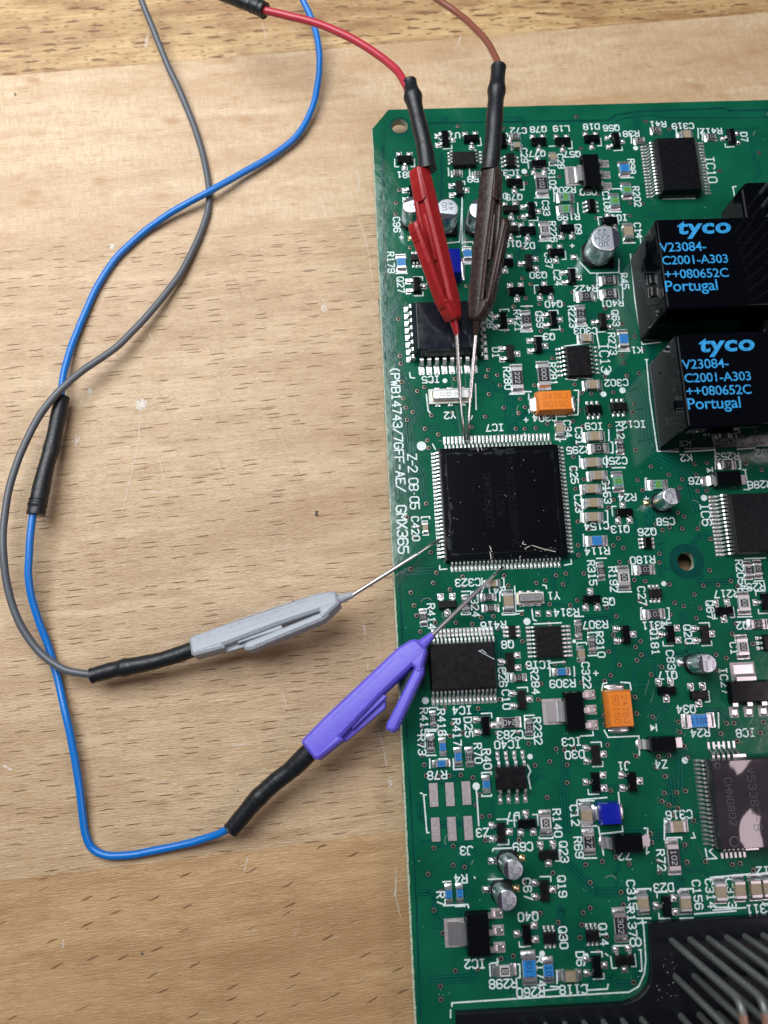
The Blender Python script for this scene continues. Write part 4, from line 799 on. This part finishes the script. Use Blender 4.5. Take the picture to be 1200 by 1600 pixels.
# --- electrolytic cans
def can(px, py, dia, H, ang, label, lines=(), trot=0, ts=.7, pads=(), paint=True):
    p = at(px, py, H); r = dia/2; mb = MB(); b2 = r*1.06; c_ = r*.5
    mb.prism([(-b2, -b2), (b2, -b2), (b2, b2), (-b2+0, b2), (-b2, b2-.001)] if False else [(-b2+c_, -b2), (b2, -b2), (b2, b2), (-b2+c_, b2), (-b2, b2-c_), (-b2, -b2+c_)], .05, .75, 'plastic', ch=.08)
    t = bobj('electrolytic_capacitor', mb.mesh('base'), (p.x, p.y, 0), 0, label)
    mb = MB(); e = r*.10
    mb.lathe([(r*.93, .70), (r*.99, .80), (r, .95), (r*.99, 1.10), (r*.94, 1.20), (r*.94, 1.32), (r*.99, 1.45), (r, 1.6), (r, H-e*1.3), (r*.985, H-e*.6), (r*.95, H-e*.15), (r*.90, H-.0)], 'alu', 40, cap=False)
    obj('can', mb.mesh('can'), t)
    mb = MB(); mb.lathe([(r*.90, H), (r*.86, H+.01), (r*.3, H+.012)], 'alutop', 40, cap=True); obj('top', mb.mesh('top'), t)
    mb = MB(); n = 18; rr = r*.965; h0 = 1.05      # the black segment showing the minus side
    vs = [(rr*cos(ang-h0+2*h0*i/n), rr*sin(ang-h0+2*h0*i/n), H+.016) for i in range(n+1)]; mb.add(vs, [list(range(n+1))], 'capmark'); obj('polarity_mark', mb.mesh('polarity_mark'), t)
    if lines:
        mb = MB()
        for i, s_ in enumerate(lines):
            a = radians(trot); yy = ((len(lines)-1)/2-i)*ts*1.38; ox = -cos(ang)*r*.22; oy = -sin(ang)*r*.22
            plot_text(mb, s_, 0, 0, ts, trot, 0, wd=ts*.13, m='capmark', org=(ox-sin(a)*yy, oy+cos(a)*yy), adv=1.6)
        obj('marking', mb.mesh('marking'), t, (0, 0, H+.02), kind='stuff')
    for dx, dy, m_, rr in pads:
        q = at(dx, dy); mb = MB(); mb.box((0, 0, .02), (1.3 if m_ == 'tin' else 1.1, 1.0, .03), m_); mb.blob((0, 0, .03), (.55 if rr == 0 else rr, .55 if rr == 0 else rr, .35), m_, 12, 4)
        obj('solder_joint', mb.mesh('solder_joint'), t, (q.x-p.x, q.y-p.y, 0))
can(946.7, 372, 5.1, 5.4, 0.0, 'largest round can, left of the upper relay', ('UD', '22H', '22'), 180, .85, ((897, 402, 'tin', .6),))
can(1050, 775, 2.9, 5.2, 0.1, 'round can below the lower relay', ('P', '3.3', '35'), 180, .55, ((1010, 786, 'gold', .6),))
can(1105.5, 1036.5, 2.9, 5.2, pi, 'round can above the right-hand blue resistor', ('P', '3 3', '3 5'), 0, .52, ((1065, 1036, 'tin', 0),))
can(802, 1359, 2.9, 5.2, pi, 'upper of the two touching cans at the lower left', ('P', '3.3', '35'), 0, .6, ((769, 1345, 'tin', 0), (815, 1341, 'gold', .6)))
can(792, 1407, 2.9, 5.2, pi, 'lower of the two touching cans at the lower left', ('P', '3.3', '35'), 0, .6, ((760, 1390, 'tin', 0), (806, 1388, 'gold', .55)))
can(699, 326, 4.0, 5.4, -pi/2-.15, 'round can behind the red clip, right of it', ('UD', '4V'), 90, .8, ())
can(643, 320, 3.1, 5.2, pi/2+.3, 'round can left of the red clip', ('56', 'E'), 20, .5, ((642, 372, 'gold', .6),))
can(751, 326, 4.0, 5.4, pi/2, 'round can behind the brown clip', (), 0, .8, ())

# --- crystals
def crystal(px, py, wpx, hpx, label, padw):
    p = at(px, py, 1.2); a, b2 = sz(px, py, wpx, hpx, 1.2); mb = MB(); mb.box((0, 0, .22), (a*1.16, b2*padw, .4), 'white')
    t = bobj('crystal', mb.mesh('base', bevel=.04), (p.x, p.y, 0), 0, label)
    def rr(w_, h_, r_, n=6): return [(sx*(w_/2-r_)+r_*cos(a0+pi/2*i/n), sy*(h_/2-r_)+r_*sin(a0+pi/2*i/n)) for sx, sy, a0 in ((1, 1, 0), (-1, 1, pi/2), (-1, -1, pi), (1, -1, 3*pi/2)) for i in range(n+1)]
    mb = MB(); mb.prism(rr(a*1.03, b2*1.1, b2*.3), .42, .52, 'gold'); mb.prism(rr(a, b2, b2*.28), .5, 1.35, 'xtal', ch=.16); obj('can', mb.mesh('can'), t)
    mb = MB(); plot_text(mb, '16.000', 0, 0, b2*.36, 180, 0, wd=.06, m='mark', org=(0, 0), adv=1.5); obj('marking', mb.mesh('marking'), t, (0, 0, 1.355))
    for i in (-1, 0, 1):
        for s_ in (-1, 1): obj('solder_joint', cached('xj', lambda: joint(.5, .8, .12)), t, (i*a*.34, s_*b2*padw*.53, 0), pi/2)
crystal(704, 616, 58, 15, 'silver crystal can under the needles of the red and brown clips', 1.55); crystal(829.7, 933.8, 38, 13, 'small silver crystal can below the largest chip', 1.45)

# --- bare pads waiting for a connector
for px, py in ((677.6,1242),(703,1241),(728.7,1239),(680.6,1296),(706,1295),(731.7,1293.6)):
    p = at(px, py); a, b2 = sz(px, py, 13.5, 37)
    def mk():
        mb = MB(); mb.box((0, 0, -.01), (a+.25, b2+.25, .02), 'gap'); mb.box((0, 0, .01), (a, b2, .03), 'pad', ch=.01); return mb.mesh('bare_pad')
    bobj('bare_pad', cached('bp', mk), (p.x, p.y, .022))
for px, py in ((840.6,958.7),(857.5,958.7)): p = at(px, py); bobj('bare_pad', cached('bp2', lambda: joint(.85, .95, .28)), (p.x, p.y, 0))

# --- relays
TY = font_text('tyco', 2.0, 'maker_print', 'relayink', shear=.12, offset=.06, spacing=1.06, sx=1.30)
LN = [font_text(s_, 1.72, 'type_print', 'relayink', offset=.015, spacing=.98) for s_ in ('V23084-', 'C2001-A303', '++080652C', 'Portugal')]
def relay(tl, bl, label, tyco, lines):
    H = 12.2; a, b2 = at(*tl, H), at(*bl, H); x0 = (a.x+b2.x)/2; y1, y0 = a.y, b2.y; W, D = 26.0, y1-y0
    mb = MB(); mb.box((W/2, D/2, H/2), (W, D, H), 'relay', .995, .99); me = mb.mesh('case', bevel=.5, seg=3)
    t = bobj('relay', me, (x0, y0, .05), 0, label)
    mb = MB()
    for y_ in (D*.70, D*.42): mb.box((W*.66, y_+.45, H+.0), (12.5, .06, .1), 'relay'); mb.box((W*.66, y_-.45, H+.0), (12.5, .06, .1), 'relay')
    obj('moulded_rib', mb.mesh('moulded_rib'), t)
    def put(me, px, py, nm, ww):
        w0 = max(v.co.x for v in me.vertices)-min(v.co.x for v in me.vertices); m0 = min(v.co.x for v in me.vertices)
        q = at(px, py, H); o_ = obj(nm, me, t, (q.x-x0, q.y-y0, H+.055)); k = ww/w0; o_.scale = (k, k if nm != 'maker_print' else k, 1); o_.location.x -= m0*k
    q0, q1 = at(tyco[0], tyco[1], H), at(tyco[2], tyco[1], H); put(TY, tyco[0], tyco[1]+1, 'maker_print', (q1-q0).length)
    for me_, (xa, ya, xb) in zip(LN, lines): put(me_, xa, ya, 'type_print', (at(xb, ya, H)-at(xa, ya, H)).length)
relay((1023, 342), (1041, 484), 'upper black relay with blue print', (1059, 365, 1143), ((1031, 394, 1104), (1035, 414, 1138), (1039, 436, 1139), (1040, 456, 1122)))
relay((1055, 521), (1074, 670), 'lower black relay with blue print', (1093, 549, 1180), ((1066, 577, 1139), (1070, 598, 1174), (1073, 619, 1175), (1075, 640, 1158)))

sk_me = sk.mesh('white_printing'); bobj('white_printing', sk_me, kind='stuff')

# ------------------------------------------------------------------ pin headers
q = [at(*p, 1.2) for p in ((712,1584),(800,1579),(975,1569),(988,1565),(999,1559),(1008,1550),(1015,1539),(1018,1526),(1018.5,1510),(1016,1443),(1200,1428))]
poly = [(xR-1.5, q[-1].y)]+[(v.x, v.y) for v in q[::-1]][1:]+[(q[0].x, yB+1.5), (xR-1.5, yB+1.5)]
mb = MB(); mb.prism(poly, .02, 1.25, 'plastic', ch=.15)
hd = bobj('pin_header', mb.mesh('housing'), (0, 0, 0), 0, 'black header with long bent pins at the lower right')
mb = MB()
pA = at(1040, 1462, 1.3); 
for k in range(7):
    p = at(820+27.3*k, 1600, 1.3); mb.box((p.x, p.y-1, 1.3), (1.9, 2.4, .35), 'plastic', .9)
for k in range(30): p = at(random.uniform(1025, 1060), random.uniform(1490, 1580), 1.26); mb.disc((p.x, p.y), random.uniform(.02, .07), 1.26+k*.001, 'scratch', 6)
obj('housing_ridge', mb.mesh('housing_ridge'), hd, (0, 0, 0))
def bent(h, run, r, drop, mtip='copper'):
    mb = MB(); n = 7; R_ = 1.5; pts = [(0, 0, 0), (0, 0, h*.5), (0, 0, h-R_)]+[(0, -R_+R_*cos(pi/2*i/n), h-R_+R_*sin(pi/2*i/n)) for i in range(1, n+1)]
    mb.tube(pts, r*1.25, 'pin', 10); e = pts[-1]; mb.tube([(0, e[1]+.2, e[2]), (0, e[1]-run, e[2]-drop)], r*1.27, mtip, 10); return mb.mesh('pin')
rows = [(1050, 1470, 21.5), (1056, 1527, 16.0), (1064, 1588, 11.0)]
for rx, ry, hh in rows:
    b0 = at(rx, ry, 1.2); me = bent(hh, 26, .40, 0.0)
    for k in range(8 if ry < 1500 else 7): obj('pin', me, hd, (b0.x+k*2.72, b0.y, 1.1))
b0 = at(822, 1600, 1.2); me = bent(9, 14, .36, 0, 'pin')
for k in range(7): obj('pin', me, hd, (b0.x+k*2.78, b0.y-.3, 1.1))
a = at(1166, 284, 7.5); b2 = at(1152, 340, 7.5)
mb = MB(); X0 = a.x-1.2; mb.prism([(X0, a.y-28), (X0+14, a.y-28), (X0+14, a.y), (X0+1.2, a.y), (X0, a.y-1.2)], .03, 7.5, 'relay', ch=.3)
h2 = bobj('pin_header', mb.mesh('housing', bevel=.15), (0, 0, 0), 0, 'black header at the upper right edge with glossy dark bent pins')
mb = MB()
for dx in (2.0, 3.6): mb.box((X0+dx, a.y-8.6, 7.5), (.16, 11, .25), 'relay', .6)
obj('housing_ridge', mb.mesh('housing_ridge'), h2)
M['coated'] = P('coated_pin', (0.045, 0.06, 0.068), 0.14, spec=0.8, bump=.15, bscale=.9)
for c_ in range(3):
    for k in range(9):
        mb = MB(); h = 19-c_*3.5; x, y = X0+3.6+c_*2.7, a.y-2.2-k*2.54
        pts = spline([(0, 0, 0), (random.uniform(-.1, .1), random.uniform(-.1, .1), h*.4), (random.uniform(-.15, .15), random.uniform(-.15, .15), h*.75), (.2, 0, h), (2.5, .2, h+1.2), (9, .4, h+1.4)], 4)
        mb.tube(pts, [.52+.13*noise.noise(Vector((k*3.1+c_, i*.45, 1))) for i in range(len(pts))], 'coated', 10); obj('pin', mb.mesh('pin'), h2, (x, y, 7.4))

# ------------------------------------------------------------------ test clips with their leads
def W_(pts, step=5):
    """(px, py, z) triples to a smooth world path"""
    return spline([at(x, y, z) for x, y, z in pts], step)
def lead_wire(mb, pts, r, m):
    P_ = W_(pts, 12); k0 = random.uniform(0, 90)
    for i, p in enumerate(P_):
        e = min(1, min(i, len(P_)-1-i)/12)
        p.x += e*.30*noise.noise(Vector((i*.035, k0, 0)))+e*.07*noise.noise(Vector((i*.15, k0, 4))); p.y += e*.30*noise.noise(Vector((i*.035, k0, 9)))+e*.07*noise.noise(Vector((i*.15, k0, 7)))
    mb.tube(P_, [r*(1+.045*noise.noise(Vector((i*.12, k0, 2)))) for i in range(len(P_))], m, 16)
def shrink_tube(pts, rpx, knob=None, seed=0.0):
    """heat-shrink sleeve along a pixel path, crimped and lumpy; knob = (fraction, bulge mm)"""
    mb = MB(); P_ = W_(pts, 12); n = len(P_); rr = []
    for i in range(n):
        t = i/(n-1); z = P_[i].z; k = (CAMZ-z)/F
        r = (rpx[0]*(1-t)+rpx[1]*t)*k*(1+.09*noise.noise(Vector((t*5+seed, seed, 0)))+.04*noise.noise(Vector((t*14+seed, 3, 0))))
        if i < 2 or i > n-3: r *= 1.04
        rr.append(r)
    if knob:
        for i in range(n): t = i/(n-1); rr[i] += knob[1]*math.exp(-((t-knob[0])/.055)**2)
    P_ = [P_[0]]+P_; rr = [rr[0]*.8]+rr; P_.append(P_[-1]); rr.append(rr[-1]*.8)
    P_[0] = P_[1]+(P_[2]-P_[1])*.05; P_[-1] = P_[-2]-(P_[-2]-P_[-3])*.05
    mb.tube(P_[1:-1], rr[1:-1], 'shrink', 18, cap=True); return mb
class Frame:
    def __init__(s, p0, p1, roll=0.0):
        s.o = p0; s.x = (p1-p0).normalized(); up = Vector((0, 0, 1)); s.y = up.cross(s.x).normalized(); s.z = s.x.cross(s.y)
        c_, s_ = cos(roll), sin(roll); s.y, s.z = s.y*c_+s.z*s_, s.z*c_-s.y*s_; s.L = (p1-p0).length
    def T(s, base):
        m = Matrix((s.x, s.y, s.z)).transposed().to_4x4(); m.translation = s.o-base; return m
def xf(mb, T): mb.v = [tuple(T @ Vector(p)) for p in mb.v]; return mb
def test_clip(label, tail, nose, needle, mat, side, lever_ang, lever_len, wire, wmat, shrink, srpx, knob, rail=True, roll=0.0, nmat='needle', lever_x=21.3, text=None, sleeve=None, seed=1.0, k=1.0, wr=.58):
    """tail, nose: (px,py,z) ends of the body; side -1 puts the lever on the right hand looking from tail to nose"""
    A, B = at(*tail), at(*nose); fr = Frame(A, B, roll); base = at(*nose); base.z = TABLE
    t = thing('test_clip', label, 'test clip', base, 'miniature hook clips gripping the largest chip'); T = fr.T(base)
    K = fr.L/26.2                                        # body plus nose is 26.2 mm long
    def sc(p): return [(x*K, y*k*side*-1) for x, y in p]
    zk = k*.93
    def pr(mb, poly, z0, z1, m, ch):
        z0 *= zk; z1 *= zk
        q = sc(poly); ar = sum(q[i-1][0]*q[i][1]-q[i][0]*q[i-1][1] for i in range(len(q)))
        mb.prism(q if ar > 0 else q[::-1], z0, z1, m, ch=ch, chb=ch)
    mb = MB()
    pr(mb, [(0, -1.7), (.5, -1.95), (5.4, -1.95), (9, -1.75), (14, -1.5), (20.0, -1.5), (23.6, -1.5), (23.9, -.7), (23.9, .9), (23.2, 1.5), (20.8, 2.0), (5, 1.95), (.4, 1.75), (0, 1.4)], -1.75, 1.75, mat, .42)     # spine plate
    pr(mb, [(.3, -1.2), (.3, -2.05), (5.2, -2.45), (5.2, -1.2)], -1.7, 1.7, mat, .35)                                                        # tail block
    pr(mb, [(20.6, -.4), (20.6, -2.75), (21.6, -2.75), (23.9, -1.3), (23.8, -.4)], -1.7, 1.7, mat, .35)                                   # head block
    pr(mb, [(5.0, -1.6), (5.0, -2.7), (13.0, -3.1), (13.8, -2.4), (13.8, -1.3)], -1.3, -.3, mat, .12)                                     # rail in the slot
    pr(mb, [(7.2, -.8), (7.2, -2.2), (14.4, -2.2), (14.4, -.6)], -.35, .75, mat, .1)                                                      # moving slider
    for x0_, x1_, yy_ in ((6.0, 19.5, .9), ): pr(mb, [(x0_, yy_), (x1_, yy_+.1), (x1_, yy_+.16), (x0_, yy_+.06)], 1.7, 1.79, mat, .01)      # moulding line
    body = obj('clip_body', xf(mb, T).mesh('clip_body', bevel=.07, seg=2), t)
    mb = MB(); mb.tube([(23.7*K, 0, 0), (24.0*K, 0, 0), (26.2*K, 0, 0)], [1.0*k, .92*k, .55*k], mat, 8); obj('nose', xf(mb, T).mesh('nose'), t)
    # the lever, pivoted near the head
    a = lever_ang; lx, ly = lever_x, -2.35
    def lv(x, y): return (lx-x*cos(a)+y*sin(a)*1.0, ly-x*sin(a)-y*cos(a))
    mb = MB(); L = lever_len; poly = [lv(-.6, -.6), lv(-.5, .5), lv(.6, .95), lv(L-.8, .95), lv(L, .6), lv(L+.1, -.5), lv(L-.7, -.8), lv(L*.4, -.65)]
    pr(mb, poly, -1.45, 1.45, mat, .38)
    px_, py_ = lv(.35, 0); n_ = 12; rr_ = .42
    mb.prism([(px_*K+rr_*cos(2*pi*i/n_), -side*py_*k+rr_*sin(2*pi*i/n_)) for i in range(n_)], 1.40*zk, 1.62*zk, mat, ch=.08)      # pivot boss
    for q_ in (.80, .85, .90): a_, b_ = lv(L*q_, .98), lv(L*q_, .80); pr(mb, [lv(L*q_-.09, .90), lv(L*q_-.09, 1.05), lv(L*q_+.09, 1.05), lv(L*q_+.09, .90)], -1.0, 1.0, mat, .02)   # grip ribs
    obj('lever', xf(mb, T).mesh('lever', bevel=.06, seg=2), t)
    if text:
        mb = MB(); plot_text(mb, text, 0, 0, 1.15*k, 180, 0, wd=.10, m=mat, org=(12.6*K, .75), adv=1.5)
        mb.stroke([(7.4*K, 1.65), (17.6*K, 1.65), (18.0*K, -.15), (7.2*K, -.15), (7.4*K, 1.65)], .09, 0, mat)
        for i, v in enumerate(mb.v): mb.v[i] = (v[0], v[1], 1.77*zk+v[2]*2)
        mb2 = MB(); mb2 = mb
        obj('embossed_lettering', xf(mb2, T).mesh('embossed_lettering'), t)
    # needle: tube, then the thin hook
    mb = MB(); N = [at(*p)-base for p in needle[0]]; mb.tube(N, .34, nmat, 12); 
    mb2 = MB(); N2 = [at(*p)-base for p in needle[1]]; e = N2[-1]; hook = N2+[e+Vector((0, 0, -.15)), e+(N2[-1]-N2[-2]).normalized()*.25+Vector((0, 0, -.35))]
    mb2.tube(hook, [.20]*len(N2)+[.15, .1], 'needle', 8)
    obj('needle', mb.mesh('needle'), t); obj('hook', mb2.mesh('hook'), t)
    s = shrink_tube(shrink, srpx, knob, seed); s.v = [tuple(Vector(p)-base) for p in s.v]; obj('heat_shrink', s.mesh('heat_shrink'), t)
    mb = MB(); lead_wire(mb, wire, wr, wmat); mb.v = [tuple(Vector(p)-base) for p in mb.v]; obj('wire', mb.mesh('wire'), t)
    if sleeve:
        for sp in sleeve:
            s = shrink_tube(sp[0], sp[1], sp[2], sp[3]); s.v = [tuple(Vector(p)-base) for p in s.v]; obj('heat_shrink', s.mesh('heat_shrink'), t)
    return t, T, K, base
ZT = TABLE
t1 = test_clip('light grey hook clip lying low, needle on the left pins of the largest chip', (301, 1013, .4), (552, 929, 2.6), ([(549, 931, 2.6), (600, 899, 2.2), (651, 867, 1.7)], [(651, 867, 1.7), (668, 855, 1.4), (687, 843, 1.0)]),
    'grey', -1, radians(5), 13.2, [(213,-20,0),(240,50,-1.5),(262,105,-2.6),(290,165,-3.5),(312,225,-3.9),(325,280,-4.0),(326,325,-4.0),(312,370,-3.9),(290,415,-3.6),(262,455,-3.2),(225,500,-2.6),(180,545,-1.8),(130,580,-.9),(98,607,-.2),(68,641,0),(40,690,0),(18,750,0),(7,810,0),(5,860,0),(12,920,-.5),(30,970,-1),(60,1015,-1.5),(98,1044,-1.5),(150,1054,-1.2),(170,1050,-1)], 'wgrey',
    [(143,1056,-1.2),(175,1047,-1.0),(200,1042,-.8),(240,1034,-.5),(275,1024,-.2),(308,1012,.3)], (12, 12.5), (.36, .22), text='NEXTRON', roll=radians(-20), seed=2.2, k=.86, wr=.60)
t2 = test_clip('purple hook clip over the board edge, on a blue lead', (484, 1173, 1.8), (676, 992, 3.6), ([(675, 993, 3.6), (715, 954, 3.0), (752, 918, 2.0)], [(750, 919.5, 2.1), (770, 901, 1.5), (786, 886, 1.0)]),
    'purple', -1, radians(21), 10.6, [(462,-20,0),(478,8,-.6),(491,40,-1.2),(498,80,-1.7),(498,115,-2.2),(489,165,-2.9),(465,210,-3.4),(430,240,-3.5),(380,270,-3.2),(325,301,-2.6),(270,330,-3.2),(222,364,-3.8),(180,405,-3.9),(150,450,-3.9),(128,500,-3.8),(112,545,-3.4),(100,590,-2.7),(94,625,-2.2),(84,690,-1.6),(66,750,-1.1),(52,800,-.9),(46,850,-1),(45,905,-1.5),(55,955,-2.5),(74,1005,-3.6),(92,1060,-3.6),(104,1120,-3),(115,1180,-3),(125,1240,-3.2),(131,1290,-3.6),(139,1319,-3.9),(158,1334,-3.9),(190,1336,-3.9),(240,1329,-3.8),(290,1319,-3.4),(330,1307,-2.6),(358,1294,-1.6),(380,1275,-1)], 'wblue',
    [(361,1297,-1.5),(380,1274,-1),(402,1248,-.5),(430,1222,0),(458,1200,.6),(490,1168,1.6)], (12.5, 14), (.42, .10), nmat='needled', roll=radians(-12), seed=5.1, k=1.0, wr=.60,
    sleeve=[([(98,620,-2.3),(90,655,-2.0),(82,695,-1.6),(72,730,-1.3),(64,765,-1.1),(57,800,-.9)], (11.5, 13.5), (.42, .10), 7.7), ([(60,782,-1.0),(57.5,794,-.9),(56,804,-.9)], (14.2, 14), None, 8.8)])
t3 = test_clip('red hook clip reaching down to the top pins of the largest chip', (655, 264, 13.0), (714, 523, 5.2), ([(713.5, 521, 5.2), (716, 568, 3.7), (719, 620, 2.2)], [(719, 618, 2.3), (722, 650, 1.7), (726.5, 688, 1.0)]),
    'red', -1, radians(14), 13.2, [(380,8,8),(415,16,8.5),(455,26,9),(505,40,10),(552,61,11),(590,86,12),(618,110,13),(633,132,14),(640,150,14)], 'wred',
    [(640,128,14),(646,155,14.2),(654,190,14),(663,228,13.6),(668,266,13)], (13, 15.5), (.22, .28), roll=radians(-38), seed=9.3, k=.80, wr=.66, sleeve=[([(340,-14,7.5),(375,0,8),(413,16,8.4)], (14, 13), None, 1.5), ([(394,7,8.2),(405,12,8.3),(414,17,8.4)], (14, 14), None, 3.5)])
t4 = test_clip('dark brown hook clip right of the red one, gripping the largest chip', (768, 264, 13.0), (743, 524, 5.2), ([(743.5, 521, 5.2), (739, 570, 3.7), (735, 622, 2.2)], [(735, 620, 2.3), (733, 650, 1.7), (730.5, 687, 1.0)]),
    'brown', 1, radians(9), 13.4, [(664,-14,7),(690,3,8),(720,24,9),(748,50,11),(768,77,12.5),(779,105,14),(777,130,14)], 'wbrown',
    [(779,105,14),(776,140,14.2),(773,180,14.2),(770,225,13.8),(765,268,13)], (13.5, 16), (.26, .24), roll=radians(34), seed=12.9, k=.80, wr=.56)
